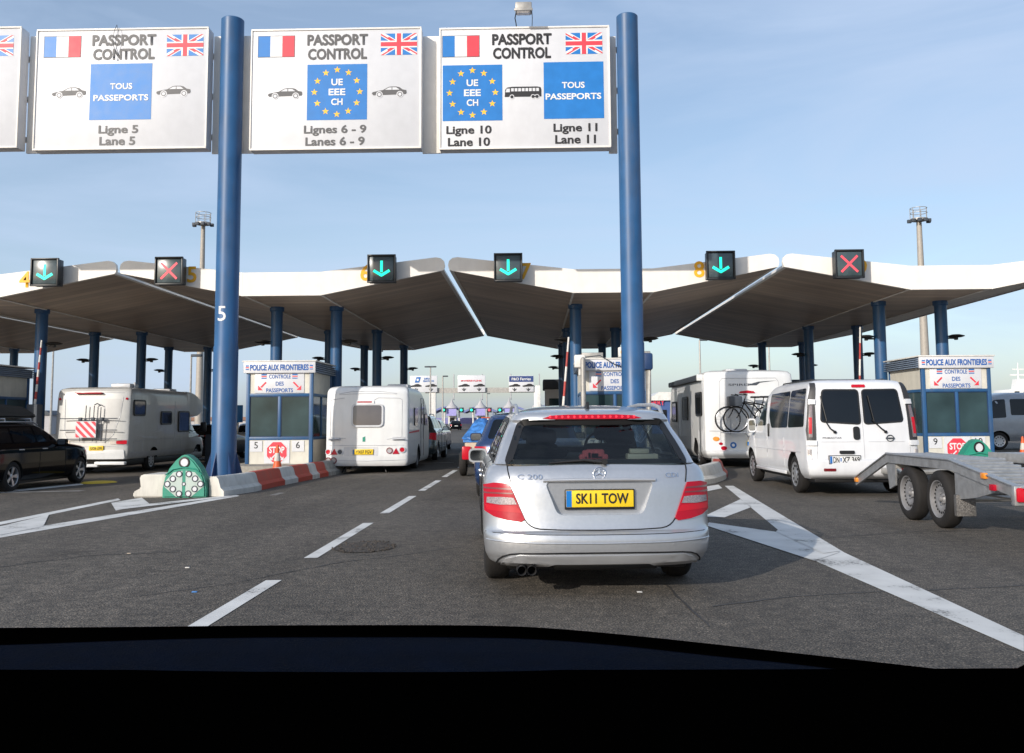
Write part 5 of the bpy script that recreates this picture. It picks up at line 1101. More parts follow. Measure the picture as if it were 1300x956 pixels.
b = NB(); patch(b, rpoly(rect(-1.0, 1.0, .44, .70), .05), sh, 'rear', .2, .03, .05); box(b, .2, 1.1, -.12, .06, .26, .36, .03); box(b, -1.1, .3, -.10, .1, .20, .29, .03); part('bumper', b, M['camw'], t)
b = NB(); box(b, -.5, .3, -.02, .1, 2.35, 2.39, .01); part('brake_light', b, M['lred'], t)
for q in ((.2, .8, .8, 1.4, 2.54, 2.68), (-.8, -.1, 2.8, 3.3, 2.54, 2.62), (.3, .9, 3.6, 4.2, 2.54, 2.62)): b = NB(); box(b, *q, .035); part('roof_light', b, M['camg'], t)
b = NB(); tube(b, [(.85, 1.0, 2.5), (.85, 1.0, 2.72)], .03); part('roof_vent', b, M['camg'], t)
b = NB(); box(b, -.95, .95, .3, 6.6, .22, .45, .03); part('chassis', b, M['black'], t)
# ------------------------------------------------------------ right motorhome
def bicycle(loc, lab, rz=0, basket=False):
    t = thing('bicycle', lab, 'bicycle', loc, rz, 'bicycles on the back of the right motorhome')
    for x in (-.52, .52):
        b = NB(); tube(b, [(x+.33*math.cos(a), 0, .34+.33*math.sin(a)) for a in lin(0, 2*math.pi, 36)[:-1]], .018, 8, closed=True, mi=0); tube(b, [(x+.305*math.cos(a), 0, .34+.305*math.sin(a)) for a in lin(0, 2*math.pi, 36)[:-1]], .010, 6, closed=True, mi=1)
        for k in range(18): a = 2*math.pi*k/18; tube(b, [(x, .02*(-1)**k, .34), (x+.30*math.cos(a), 0, .34+.30*math.sin(a))], .0025, 4, mi=1)
        cyl(b, (x, -.05, .34), (x, .05, .34), .03, mi=1); part('wheel', b, [M['rubber'], M['alloy']], t)
    b = NB()
    for pth in ([(.52, 0, .34), (.05, 0, .30), (.20, 0, .80)], [(.52, 0, .34), (.19, 0, .72)], [(.05, 0, .30), (-.30, 0, .78)], [(.19, 0, .72), (-.29, 0, .80)]): tube(b, pth, .018, 8)
    tube(b, [(-.28, 0, .88), (-.32, 0, .72), (-.42, 0, .50), (-.52, 0, .34)], .016, 8); part('frame', b, M['cargblack'], t)
    b = NB(); tube(b, [(-.28, 0, .86), (-.24, 0, .98)], .015); tube(b, [(-.36, -.26, 1.0), (-.24, -.12, .98), (-.24, .12, .98), (-.36, .26, 1.0)], .013); part('handlebar', b, M['black'], t)
    b = NB(); box(b, .10, .36, -.07, .07, .90, .95, .022, seg=3); tube(b, [(.20, 0, .78), (.22, 0, .92)], .014); part('saddle', b, M['black'], t)
    b = NB(); lathe(b, [(-.03, .09), (-.025, .09)], (.05, 0, .30), 'y', 20, cap=True); tube(b, [(.05, -.05, .30), (.18, -.06, .20)], .01); box(b, .15, .23, -.14, -.04, .19, .21, .005); part('crank', b, M['alloy'], t)
    if basket:
        b = NB(); box(b, -.72, -.38, -.18, .18, .68, .95, .03); part('basket', b, M['roofd'], t)
    return t
t = thing('motorhome', 'white motorhome with bicycles on its back ahead of the white minibus', 'motorhome', (5.75, 25.0, 0))
tab = [(.25, 1.10, .04, 6.9, .14, .4), (.38, 1.19, -.10, 7.0, .16, .4), (.44, 1.2, -.10, 7.0, .16, .4), (.47, 1.2, .0, 7.0, .16, .4), (1.2, 1.2, .02, 7.0, .16, .4), (2.2, 1.2, .06, 6.6, .16, .4), (2.48, 1.19, .08, 6.3, .18, .4), (2.58, 1.12, .15, 6.2, .2, .4), (2.62, .95, .35, 6.0, .2, .4)]
sh = Shell(tab, 2.6); body = part('body', sh.mesh([.25, .3, .34, .38, .41, .44, .455, .47]+lin(.5, 2.48, 22)+[2.52, 2.56, 2.58, 2.6, 2.62], K=14, N=20), M['camw'], t); cutcyl(body, [(s*.75, s*1.4, 1.55, .33, .41) for s in (-1, 1)])
for kd in ('left', 'right'):
    s = -1 if kd == 'left' else 1
    for p in (rect(.45, 1.35, 1.42, 2.02), rect(2.8, 3.7, 1.3, 1.95), rect(5.0, 5.9, 1.25, 1.85)): p = rpoly(p, .08); b = NB(); patch(b, p, sh, kd, .2, .03, .03); o = part('side_window', b, M['glass'], t); b = NB(); ringpatch(b, inset(p, -.03), inset(p, .03), sh, kd, .036, .04); part('window_frame', b, M['black'], o)
    b = NB()
    for pth in ([(.35, .45), (.35, 2.45)], [(.55, .55), (.55, 1.0), (1.05, 1.0), (1.05, .55), (.55, .55)], [(4.1, .5), (4.1, 2.2), (4.75, 2.2), (4.75, .5)], [(2.0, .8), (6.8, .8)]): tube(b, path_on(sh, kd, pth), .008, 6)
    part('panel_line', b, M['camg'], t)
    b = NB(); patch(b, [(2.0, .5), (6.8, .5), (6.8, .78), (2.0, .78)], sh, kd, .5, .006, .004); patch(b, [(1.9, 1.2), (2.6, 1.5), (4.0, 1.05), (2.2, 1.0)], sh, kd, .4, .006, .004); part('decal', b, M['camg'], t)
    wheel(t, .335, .2, 1.55, s*1.12, 'cap', sidesgn=s); wheel(t, .335, .2, 5.8, s*1.12, 'cap', sidesgn=s)
b = NB(); box(b, -1.32, -1.17, .55, 6.0, 2.36, 2.52, .03); part('awning', b, M['roofd'], t); b = NB(); box(b, -1.33, -1.16, .42, .56, 2.35, 2.53, .02); part('awning_cap', b, M['camw'], t)
b = NB(); patch(b, rpoly([(-.9, 1.2), (.9, 1.2), (.8, 2.0), (-.8, 2.0)], .08), sh, 'front', .2, .01); part('windscreen', b, M['glass'], t)
b = NB()
for pth in ([(-.80, .52), (-.80, 2.3), (-.72, 2.4), (.72, 2.4), (.80, 2.3), (.80, .52)], [(-1.1, .98), (-.2, .98), (.0, .75), (.35, .72), (.5, .98), (1.1, .98)]): tube(b, path_on(sh, 'rear', pth), .010, 6)
part('panel_line', b, M['camg'], t)
txts(t, [('SPIRIT', -.25, 2.22, .60, .06)], M['roofd'], 0, .0, S=onrear(sh, .008)); b = NB(); patch(b, [(-.1, 2.20), (.25, 2.30), (.75, 2.33), (.3, 2.27), (.2, 2.2)], sh, 'rear', .1, .006, .003); part('decal', b, M['roofd'], t)
b = NB(); patch(b, rpoly([(-.28, 1.99), (.16, 1.99), (.12, 2.04), (-.05, 2.065), (-.24, 2.04)], .01), sh, 'rear', .1, .02, .03); part('brake_light', b, M['lred'], t)
for s in (-1, 1):
    for x, z, r, m_ in ((.92, .77, .075, M['lorange']), (.80, .64, .045, M['lred']), (.72, .52, .07, M['lred'])): b = NB(); patch(b, [(s*x+1.15*r*math.cos(a), z+.8*r*math.sin(a)) for a in lin(0, 2*math.pi, 18)[:-1]], sh, 'rear', .1, .02, .03); part('tail_light', b, m_, t)
b = NB(); patch(b, circ(-.47, .60, .085, 20), sh, 'rear', .1, .008, .006); bd = part('country_badge', b, M['fblue'], t); b = NB(); patch(b, circ(-.47, .60, .04, 12), sh, 'rear', .1, .012, .003); part('badge_centre', b, M['wtxt'], bd)
b = NB(); box(b, -.12, .42, -.05, .03, .58, .70, .004); pl = part('number_plate', b, M['plate_y'], t); b = NB(); flat(b, rect(-.115, -.06, .585, .695), -.052); part('plate_band', b, M['sblue'], pl, ang=None)
for q in ((-.5, .1, .6, 1.2, 2.6, 2.68), (-.75, -.1, 3.2, 3.9, 2.6, 2.70), (.3, .9, 1.6, 2.2, 2.6, 2.7)): b = NB(); box(b, *q, .035); part('roof_light', b, M['camg'], t)
b = NB(); box(b, -1.05, 1.05, .2, 6.5, .18, .26, .03); part('chassis', b, M['black'], t)
b = NB()
for x in (-.55, .55): tube(b, [(x, .05, 1.9), (x, -.10, 1.85), (x, -.12, .95), (x, .05, .9)], .015, 8); tube(b, [(x, -.10, .95), (x, -.48, .93)], .015, 8)
for y in (-.22, -.42): box(b, -.85, .85, y-.03, y+.03, .93, .95, .005)
part('bicycle_rack', b, M['alloy'], t)
bicycle((5.62, 25.0-.22, .95), 'dark bicycle nearest the wall of the right motorhome', 0); bicycle((5.80, 25.0-.42, .95), 'dark bicycle with a grey basket, outermost on the rack of the right motorhome', 0, True)
# ------------------------------------------------------------ white minibus
t = thing('minibus', 'white minibus with German plate DN XZ 369 towing a flatbed trailer', 'minibus', (5.42, 15.45, 0), R(.4)); t.scale = (.97, 1, 1)
tab = [(.28, .86, .16, 4.55, .10, .6), (.36, .92, .02, 4.68, .12, .6), (.46, .945, .0, 4.74, .13, .6), (.58, .95, .0, 4.76, .13, .6), (.62, .95, .03, 4.76, .13, .6), (.9, .95, .045, 4.70, .12, .7), (1.05, .945, .06, 4.35, .12, .7), (1.15, .94, .07, 4.0, .12, .6), (1.5, .90, .12, 3.55, .12, .5), (1.78, .85, .17, 3.05, .12, .4), (1.87, .80, .21, 2.9, .14, .4), (1.92, .72, .30, 2.7, .16, .4), (1.95, .58, .5, 2.4, .2, .4)]
sh = Shell(tab, 2.8, 2.4); body = part('body', sh.mesh([.28, .31, .34, .37, .42, .46, .52, .58, .60, .62]+lin(.66, 1.86, 24)+[1.89, 1.91, 1.925, 1.94, 1.95], K=16, N=26), M['vanw'], t, ang=30); cutcyl(body, [(s*.6, s*1.1, y, .325, .38) for s in (-1, 1) for y in (.95, 4.02)])
for pl_ in ([(-.70, 1.23), (-.035, 1.19), (-.035, 1.76), (-.64, 1.765)], [(.035, 1.19), (.70, 1.23), (.64, 1.765), (.035, 1.76)]):
    b = NB(); patch(b, rpoly(pl_, .06, 5), sh, 'rear', .08, .008); o = part('rear_window', b, M['glass'], t); b = NB(); ringpatch(b, inset(rpoly(pl_, .06, 5), -.012), inset(rpoly(pl_, .06, 5), .012), sh, 'rear', .012, .012, sub=2); part('window_seal', b, M['black'], o)
for s in (-1, 1):
    f_ = (lambda p: p) if s < 0 else mirror_x
    b = NB(); patch(b, f_([(-.935, .84), (-.80, .84), (-.775, 1.5), (-.725, 1.88), (-.80, 1.88), (-.875, 1.6), (-.938, 1.1)]), sh, 'rear', .05, .012, .03); cl = part('corner_trim', b, mat('grey_trim', (.030, .030, .033), .5), t)
    b = NB(); patch(b, f_([(-.905, .97), (-.85, .97), (-.815, 1.50), (-.855, 1.50), (-.90, 1.2)]), sh, 'rear', .05, .03, .03); lt = part('tail_light', b, M['smoked'], cl)
    b = NB(); patch(b, f_([(-.900, 1.03), (-.858, 1.03), (-.84, 1.30), (-.885, 1.30)]), sh, 'rear', .05, .036, .02); part('brake_lens', b, M['lglow2'], lt)
    for z0, z1 in ((.84, .92), (1.52, 1.60)): b = NB(); patch(b, f_([(-.935 if z0 < 1 else -.87, z0), (-.79 if z0 < 1 else -.77, z0), (-.785 if z0 < 1 else -.76, z1), (-.932 if z0 < 1 else -.86, z1)]), sh, 'rear', .05, .035, .03); part('hinge', b, M['vanw'], t)
    kd = 'left' if s < 0 else 'right'
    for p in ([(.28, 1.15), (1.22, 1.13), (1.22, 1.78), (.34, 1.80)], [(1.27, 1.13), (2.35, 1.12), (2.55, 1.35), (2.55, 1.76), (1.27, 1.78)], [(2.78, 1.16), (3.72, 1.16), (3.35, 1.5), (3.05, 1.72), (2.82, 1.76)]):
        b = NB(); patch(b, rpoly(p, .07, 5), sh, kd, .12, .007); part('side_window', b, M['vglass'] if False else M['glass'], t)
    b = NB()
    for pth in ([(2.68, 1.85), (2.68, .40)], [(3.78, 1.15), (3.6, .5)], [(.45, .72), (4.5, .72)], [(1.5, .95), (1.5, .4)]): tube(b, path_on(sh, kd, pth), .005, 6)
    part('shut_line', b, M['camg'], t)
    b = NB(); box(b, s*.95-.02, s*.95+.025, 2.50, 2.58, .95, 1.20, .02); part('door_handle', b, M['black'], t)
    b = NB(); box(b, s*.945-.02, s*.945+.015, 1.4, 3.55, .30, .36, .01); part('sill', b, M['vanw'], t)
    for y in (.95, 4.02): wheel(t, .325, .2, y, s*.925, 'cap', sidesgn=s)
    door_mirror(t, .93, 3.65, 1.16, s, M['vanw'], .16, .28)
    b = NB(); patch(b, f_([(-.93, .60), (-.88, .60), (-.88, .78), (-.93, .78)]), sh, 'rear', .05, .02, .02); part('reflector', b, M['lclear'], t)
    b = NB(); patch(b, rpoly(rect(s*.60-.10, s*.60+.10, .42, .465), .01), sh, 'rear', .05, .01, .01); part('bumper_reflector', b, M['cred'], t)
    b = NB(); patch(b, [(s*.9, .75), (s*.9, .95), (s*.55, .9), (s*.6, .72)], sh, 'front', .06, .01, .02); part('headlight', b, M['lclear'], t)
b = NB(); patch(b, rpoly([(-.78, 1.18), (.78, 1.18), (.66, 1.74), (-.66, 1.74)], .05), sh, 'front', .1, .01); part('windscreen', b, M['glass'], t)
b = NB(); tube(b, path_on(sh, 'rear', [(0, 1.86), (0, .62)]), .006, 6); tube(b, path_on(sh, 'rear', [(-.76, 1.84), (-.78, 1.3), (-.79, .62), (0, .60), (.79, .62), (.78, 1.3), (.76, 1.84)]), .005, 6); tube(b, path_on(sh, 'rear', [(-.72, .90), (-.05, .90)]), .004, 6); tube(b, path_on(sh, 'rear', [(.08, .90), (.70, .90)]), .004, 6); part('shut_line', b, M['camg'], t)
b = NB(); patch(b, rpoly(rect(-.13, .10, 1.80, 1.845), .015), sh, 'rear', .1, .018, .02); part('brake_light', b, M['lglow2'], t)
b = NB(); patch(b, rpoly(rect(-.17, -.06, .93, 1.15), .05, 5), sh, 'rear', .05, .02, .03); part('door_handle', b, M['black'], t)
b = NB(); patch(b, rpoly(rect(-.42, -.17, .70, .755), .02), sh, 'rear', .05, .025, .03); part('plate_lamp', b, M['black'], t)
for x0, d in ((-.70, .22), (.10, .28)):
    b = NB(); S = lambda x, z: Vector((x, sh.rear(x, z)-.03, z)); tube(b, [S(x0+d, 1.06), S(x0+d-.08, 1.12), S(x0+.06, 1.26)], [.016, .013, .011], 6); tube(b, [S(x0+.09, 1.24), S(x0+.02, 1.66)], .011, 6); cyl(b, S(x0+d, 1.06), S(x0+d, 1.06)+Vector((0, .04, 0)), .025); part('wiper', b, M['black'], t)
yp = sh.rear(.3, .62); b = NB(); box(b, -.612, -.068, yp-.02, yp+.01, .532, .678, .004); part('plate_frame', b, M['black'], t); b = NB(); box(b, -.60, -.08, yp-.025, yp, .545, .665, .004); pl = part('number_plate', b, M['plate_w'], t, label='white plate reading DN XZ 369'); b = NB(); flat(b, rect(-.597, -.555, .548, .662), yp-.0265); part('plate_band', b, M['fblue'], pl, ang=None)
txts(pl, [('DN', -.49, .605, .10, .095), ('XZ 369', -.24, .605, .29, .095)], M['dtxt'], yp-.027, .018); b = NB(); flat(b, circ(-.41, .62, .016, 12), yp-.027); flat(b, circ(-.41, .588, .014, 12), yp-.027); part('plate_seal', b, M['fblue'], pl, ang=None)
b = NB(); y0 = sh.rear(.45, .96)-.012; tube(b, [(.45+.06*math.cos(a), y0, .955+.05*math.sin(a)) for a in lin(0, 2*math.pi, 28)[:-1]], .008, 8, closed=True); box(b, .375, .525, y0-.008, y0+.004, .942, .968, .003); part('ring_badge', b, M['roofd'], t)
txts(t, [('PRIMASTAR', -.53, .965, .32, .028)], M['gtxt'], 0, .01, name='badge_lettering', S=onrear(sh, .008))
b = NB(); box(b, -.8, .8, .2, 4.3, .22, .32, .02); tube(b, [(0, .3, .38), (0, -.12, .40)], .03); part('chassis', b, M['black'], t)
for s in (-1, 1): b = NB(); tube(b, [(s*.62, .6, 1.93), (s*.62, .7, 1.96), (s*.6, 2.6, 1.96), (s*.6, 2.7, 1.92)], .014, 6); part('roof_rail', b, M['black'], t)
# ------------------------------------------------------------ flatbed trailer
t = thing('flatbed_trailer', 'bare twin axle aluminium car trailer hitched behind the white minibus', 'trailer', (5.74, 11.5, 0))
def rail(x, th, m_):
    b = NB(); up_ = [(2.35, .41), (1.10, .80), (-.80, .80), (-2.2, .60), (-3.2, .58)]; n = len(up_)
    up2 = [(y, z) for y, z in up_]; dn = [(y, z-.11) for y, z in up_][::-1]
    prism(b, up2+dn, x-th/2, x+th/2, 'x'); prism(b, [(y, z+.012) for y, z in up_]+[(y, z) for y, z in up_][::-1], x-.04, x+.04, 'x'); return b
for s in (-1, 1):
    part('side_rail', rail(s*1.02, .035, None), M['alum'], t, ang=20)
    for y in (-.45, .45): wheel(t, .335, .19, y, s*1.05, 'steel', sidesgn=s, rimm=None)
    b = NB(); prism(b, [(-.85, .70), (-2.0, .56), (-1.35, .42), (-.85, .36)], s*1.0-.012, s*1.0+.012, 'x'); prism(b, [(1.2, .70), (.88, .68), (.9, .40), (1.1, .34)], s*1.0-.012, s*1.0+.012, 'x'); box(b, min(s*.78, s*1.02), max(s*.78, s*1.02), -.92, .92, .685, .69); part('mudguard', b, M['alum'], t, ang=None)
    b = NB(); box(b, s*.94-.11, s*.94+.11, -.95, -.88, .18, .42, .01); part('mud_flap', b, M['check'], t)
    b = NB(); box(b, min(s*.38, s*.98), max(s*.38, s*.98), -3.2, 1.3, .0, .001) if False else None
    for k in range(26):
        y = 1.2-k*.165; z = .80 if y > -.75 else .80-.143*(-.75-y); z = max(z, .60); 
        box(b, min(s*.42, s*.97), max(s*.42, s*.97), y-.055, y+.055, z-.02, z+.012, .006, seg=1)
    for x in (.42, .97): box(b, s*x-.015, s*x+.015, -.8, 1.3, .70, .818, .004)
    part('runway', b, M['alum'], t)
    for (y, z, m_, nm) in ((2.28, .385, M['lorange'], 'side_reflector'), (-1.62, .67, M['lorange'], 'side_reflector'), (-1.80, .56, M['lred'], 'side_light')): b = NB(); box(b, s*1.05-.02, s*1.05+.02, y-.05, y+.05, z-.03, z+.035, .01); part(nm, b, m_, t)
    b = NB(); box(b, s*.98-.14, s*.98+.14, -2.36, -2.28, .42, .62, .02); box(b, s*.86-.02, s*.86+.02, -2.3, -2.2, .36, .75, .01); o = part('lamp_bracket', b, M['alum'], t); b = NB(); box(b, s*1.0-.11, s*1.0+.11, -2.40, -2.36, .46, .60, .02); part('tail_light', b, M['lglow2'], o)
b = NB()
for y in (1.2, .9, -.95, -2.25): box(b, -1.0, 1.0, y-.03, y+.03, .62-(.1 if y < -2 else 0), .70-(.1 if y < -2 else 0), .005)
for y in (-.45, .45): cyl(b, (-.95, y, .335), (.95, y, .335), .035)
tube(b, [(-.9, 1.3, .60), (-.05, 3.2, .42), (-.0, 3.75, .42)], .04); tube(b, [(.6, 1.3, .60), (.05, 3.2, .42), (.0, 3.75, .42)], .04); cyl(b, (0, 3.0, .05), (0, 3.0, .65), .03); box(b, -.1, .1, 3.5, 3.9, .38, .48, .02); tube(b, [(-.9, -1.2, .45), (-.6, -1.6, .40), (-.7, -2.2, .5)], .012, 6)
part('frame', b, M['pole'], t)
# ------------------------------------------------------------ grey coach, ship, masts, far plaza
t = thing('coach', 'small grey coach crossing at the right edge of the photo', 'coach', (24.6, 39.0, 0), R(90))
sh = Shell([(.35, 1.05, .1, 7.2, .2, .5), (.6, 1.12, .0, 7.4, .2, .5), (1.1, 1.12, 0, 7.35, .2, .5), (1.6, 1.08, .05, 7.0, .2, .6), (2.1, 1.02, .1, 6.3, .2, .7), (2.25, .9, .2, 5.9, .2, .6), (2.32, .7, .4, 5.6, .2, .5)], 2.8, 2.4); body = part('body', sh.mesh(lin(.35, 2.32, 20)), M['cgrey'], t); cutcyl(body, [(s*.7, s*1.3, y, .36, .42) for s in (-1, 1) for y in (1.6, 5.9)])
for kd in ('left', 'right'):
    for p in ([(5.6, 1.3), (6.75, 1.25), (6.35, 1.75), (6.0, 2.02), (5.6, 2.05)], rect(4.1, 5.4, 1.4, 2.05), rect(2.6, 4.0, 1.4, 2.05), rect(1.0, 2.5, 1.4, 2.05)): b = NB(); patch(b, rpoly(p, .06), sh, kd, .2, .01); part('side_window', b, M['glass'], t)
    for y in (1.6, 5.9): wheel(t, .36, .22, y, (-1 if kd == 'left' else 1)*1.08, 'cap', sidesgn=-1 if kd == 'left' else 1)
b = NB(); patch(b, rpoly([(-.8, 1.3), (.8, 1.3), (.7, 2.0), (-.7, 2.0)], .06), sh, 'front', .2, .01); part('windscreen', b, M['glass'], t)
t = thing('ferry', 'distant white ferry superstructure with a mast at the right edge', 'ship', (235, 400, 0))
b = NB(); prism(b, [(-48, 0), (-52, 9), (60, 9), (60, 0)], -9, 9); part('hull', b, M['ship'], t); b = NB()
for k, (x0, x1, z) in enumerate(((-40, 60, 9), (-36, 58, 11.3), (-10, 55, 13.4), (12, 50, 15.5))): box(b, x0, x1, -7, 7, z, z+2.1, .3)
part('superstructure', b, M['ship'], t); b = NB(); prism(b, [(-31, 13), (-30, 18), (-26.5, 18), (-25, 13)], -2, 2); cyl(b, (-28.5, 0, 17), (-28.5, 0, 25), .5, .2); box(b, -32, -25, -.3, .3, 19.5, 20.1); box(b, -31, -26, -.3, .3, 22, 22.4); part('mast', b, M['ship'], t)
b = NB()
for k in range(24): box(b, -34+k*3.8, -32+k*3.8, -7.1, -7.0, 11.7, 12.6)
part('window', b, M['glass'], t)
def mast(px, ytop, Y, lab, w_=.30):
    a = P(px, ytop, Y); t = thing('light_mast', lab, 'light mast', (a.x, Y, gz(a.x)), group='tall lighting masts'); h = a.z-gz(a.x)
    b = NB(); cyl(b, (0, 0, 0), (0, 0, h), w_*1.5, w_*.75, seg=16); part('pole', b, M['mast'], t)
    b = NB(); lathe(b, [(h-.1, .3), (h-.1, .85), (h+.1, .85), (h+.1, .3)], axis='z', seg=16)
    for z in (h+.7, h+1.2): tube(b, [(.82*math.cos(a_), .82*math.sin(a_), z) for a_ in lin(0, 2*math.pi, 14)[:-1]], .035, 5, closed=True)
    for k in range(7): a_ = 2*math.pi*k/7; tube(b, [(.82*math.cos(a_), .82*math.sin(a_), h), (.82*math.cos(a_), .82*math.sin(a_), h+1.2)], .035, 5)
    part('platform', b, M['pole'], t)
    for k in range(6): a_ = math.pi*(1.0+k/5); b = NB(); c = Vector((.98*math.cos(a_), .98*math.sin(a_), h-.15)); box(b, c.x-.2, c.x+.2, c.y-.15, c.y+.15, c.z-.2, c.z+.15, .04); part('lamp_head', b, M['roofd'], t)
mast(258, 284, 100, 'tall lighting mast with a railed platform behind the left pillar'); mast(1166.5, 279, 95, 'tall lighting mast with a railed platform above the right canopy', .34)
mast(889, 330, 190, 'slim mast behind the right motorhome, left of the pair', .3) if False else None
def lamppost(px, ytop, Y, lab, heads=1):
    a = P(px, ytop, Y); t = thing('lamp_post', lab, 'lamp post', (a.x, Y, gz(a.x)), group='distant lamp posts'); h = a.z-gz(a.x); b = NB(); k = Y/60; cyl(b, (0, 0, 0), (0, 0, h), .09*k**.5, .06*k**.5, seg=8); part('pole', b, M['pole'], t)
    b = NB()
    for s in ((-1, 1) if heads == 2 else (1,)): box(b, min(0, s*.7), max(0, s*.7), -.15, .15, h-.05, h+.12, .04)
    part('lamp_head', b, M['roofd'], t)
for a in ((546.5, 466, 110, 'distant twin headed lamp post above the caravan'), (562, 478, 120, 'distant lamp post with one head between the left and middle ferry signs'), (618, 500, 190, 'short distant lamp post under the middle ferry sign'), (888, 432, 80, 'grey mast rising behind the roof of the right motorhome'), (976, 440, 90, 'grey mast right of the right motorhome roof light'), (68, 440, 70, 'thin lamp post left of the left motorhome'), (243, 452, 60, 'grey pole behind the left motorhome, near the number 5 pillar'), (372+104, 446, 80, 'pole behind the column pair above the caravan')): lamppost(*a, heads=2 if a[0] == 546.5 else 1)
# second gantry with ferry signs
YQ = 127; SQ = F/YQ
t = thing('ferry_gantry', 'grey gantry far down the lanes carrying three ferry signs', 'sign gantry', (0, YQ, 0))
a, c = P(540, 496, YQ), P(684, 495, YQ); b = NB(); box(b, a.x, c.x, -.2, .2, c.z-.35, c.z+.35); part('beam', b, M['pole'], t)
for px in (549.5, 682): a = P(px, 495, YQ); b = NB(); box(b, a.x-.45, a.x+.45, -.4, .4, 0, a.z+(.6 if px > 600 else 0), .05); part('post', b, M['white'], t)
def fsign(x0, x1, y0, y1, lab, items, hdr=None, m_=None, blues=()):
    o = P((x0+x1)/2, (y0+y1)/2, YQ-.6); q = thing('ferry_sign', lab, 'sign', (o.x, YQ-.6, o.z), group='ferry company signs on the far gantry'); h, w_ = (y1-y0)/SQ/2, (x1-x0)/SQ/2
    b = NB(); box(b, -w_, w_, 0, .2, -h, h, .03); part('panel', b, M['signw'], q)
    if hdr: b = NB(); box(b, -w_+.05, w_-.05, -.03, 0, h-.85, h-.05); part('header', b, M['roofblue'], q)
    if items: txts(q, items, m_ or M['fblue'], -.06, .02)
    for pl_ in blues: b = NB(); flat(b, pl_, -.05); flat(b, circ(sum(p[0] for p in pl_)/4, sum(p[1] for p in pl_)/4, .17, 8), -.07, 1); part('logo', b, [M['fblue'], M['wtxt']], q, ang=None)
    b = NB()
    for s in (-1, 1):
        x = s*w_*.55; k = .045; flat(b, [(x+p[0]*k*.8, -.25+p[1]*k*.8) for p in CAR], -.05); flat(b, rect(x-.06, x+.06, -1.0 if h > 1 else -.9, -.55), -.05)
        flat(b, [(x-.28, -.72), (x, -1.02), (x+.28, -.72), (x+.28, -.60), (x, -.88), (x-.28, -.60)], -.055)
    part('symbol', b, M['dtxt'], q, ang=None)
M['roofblue'] = mat('header_navy', (.02, .05, .18), .5)
fsign(520, 555, 477, 498, 'far white ferry sign with a blue diamond logo, leftmost of three', [('DFDS', .55, .72, .9, .24), ('SEAWAYS', .7, .40, 1.5, .22)], blues=[[(-1.2, .2), (-.6, .2), (-.35, .95), (-.95, .95)]])
fsign(581, 616, 476.5, 498, 'far white ferry sign with a thin red name, middle of three', [('MYFERRYLINK', 0, .42, 2.9, .22)], m_=M['signred'])
fsign(646, 677.5, 477, 497.5, 'far ferry sign with a navy header, rightmost of three', [('P&O Ferries', 0, .66, 2.6, .36)], hdr=1, m_=M['wtxt'])
# far plaza
YP = 160; SP = F/YP
t = thing('far_toll_plaza', 'row of pale toll gates with low curved blue roofs far down the lanes', 'toll plaza', (0, YP, 0))
xa, xb = P(548, 530, YP).x, P(835, 530, YP).x
b = NB(); n = 7
for k in range(n):
    x0 = xa+(xb-xa)*k/n; x1 = xa+(xb-xa)*(k+1)/n; up_ = [(x0+(x1-x0)*j/8, 3.1+.9*math.sin(math.pi*j/8)) for j in range(9)]; prism(b, up_+[(x, z-.35) for x, z in up_[::-1]], 0, 8)
part('roof', b, M['farblue'], t)
b = NB(); box(b, xa-4, xb, 12, 12.4, .9, 2.0); part('canopy_band', b, mat('far_purple_blue', (.20, .20, .42), .7), t)
b = NB(); box(b, xa-4, xb, 14, 15, 0, 1.0); part('wall', b, M['farb'], t)
for k in range(0, 7):
    px = 574+36.3*k; x = P(px, 530, YP).x
    for dx in (-1.6, 1.6): b = NB(); cyl(b, (x+dx*.8, -.5, 0), (x+dx*.8, -.5, 3.4), .14, seg=8); part('post', b, M['white'], t)
    b = NB(); box(b, x-.7, x+.7, 0, 2, 0, 2.6); part('booth', b, M['white'], t)
    b = NB(); lathe(b, [(3.6, 1.05), (3.85, .95), (4.3, .45), (4.9, .12), (5.4, .05)], (x, -.5, 0), 'z', 12); cyl(b, (x+.3, 0, 5), (x+.3, 0, 9.5), .09, seg=6); part('tent_roof', b, M['farb'], t)
    b = NB(); box(b, x-.85, x+.85, -1.4, -1.2, 2.3, 3.5); part('sign_panel', b, mat('lilac_panel', (.32, .30, .62), .6) if k == 0 else bpy.data.materials['lilac_panel'], t)
    b = NB(); box(b, x-.4, x+.4, -.05, 0, 1.1, 2.0); part('window', b, M['glass'], t)
for px, cc in ((563, 'g'), (585.5, 'g'), (598.5, 'g'), (621, 'r'), (634.5, 'g')):
    a = P(px, 520.5, YP-2); q = thing('far_signal', {'g': 'tiny lit green lane signal at the far toll plaza', 'r': 'tiny lit red lane signal at the far toll plaza'}[cc]+{563: ', leftmost of five', 585.5: ', second of five', 598.5: ', third of five', 621: '', 634.5: ', rightmost of five'}[px], 'lane signal', (a.x, YP-2, a.z), group='lane signals of the far toll plaza')
    b = NB(); box(b, -.42, .42, 0, .5, -.42, .42, .03); part('housing', b, M['frame'], q); b = NB(); flat(b, circ(0, 0, .22, 10), -.02); part('lamp', b, M['gled'] if cc == 'g' else M['gglow'], q, ang=None)
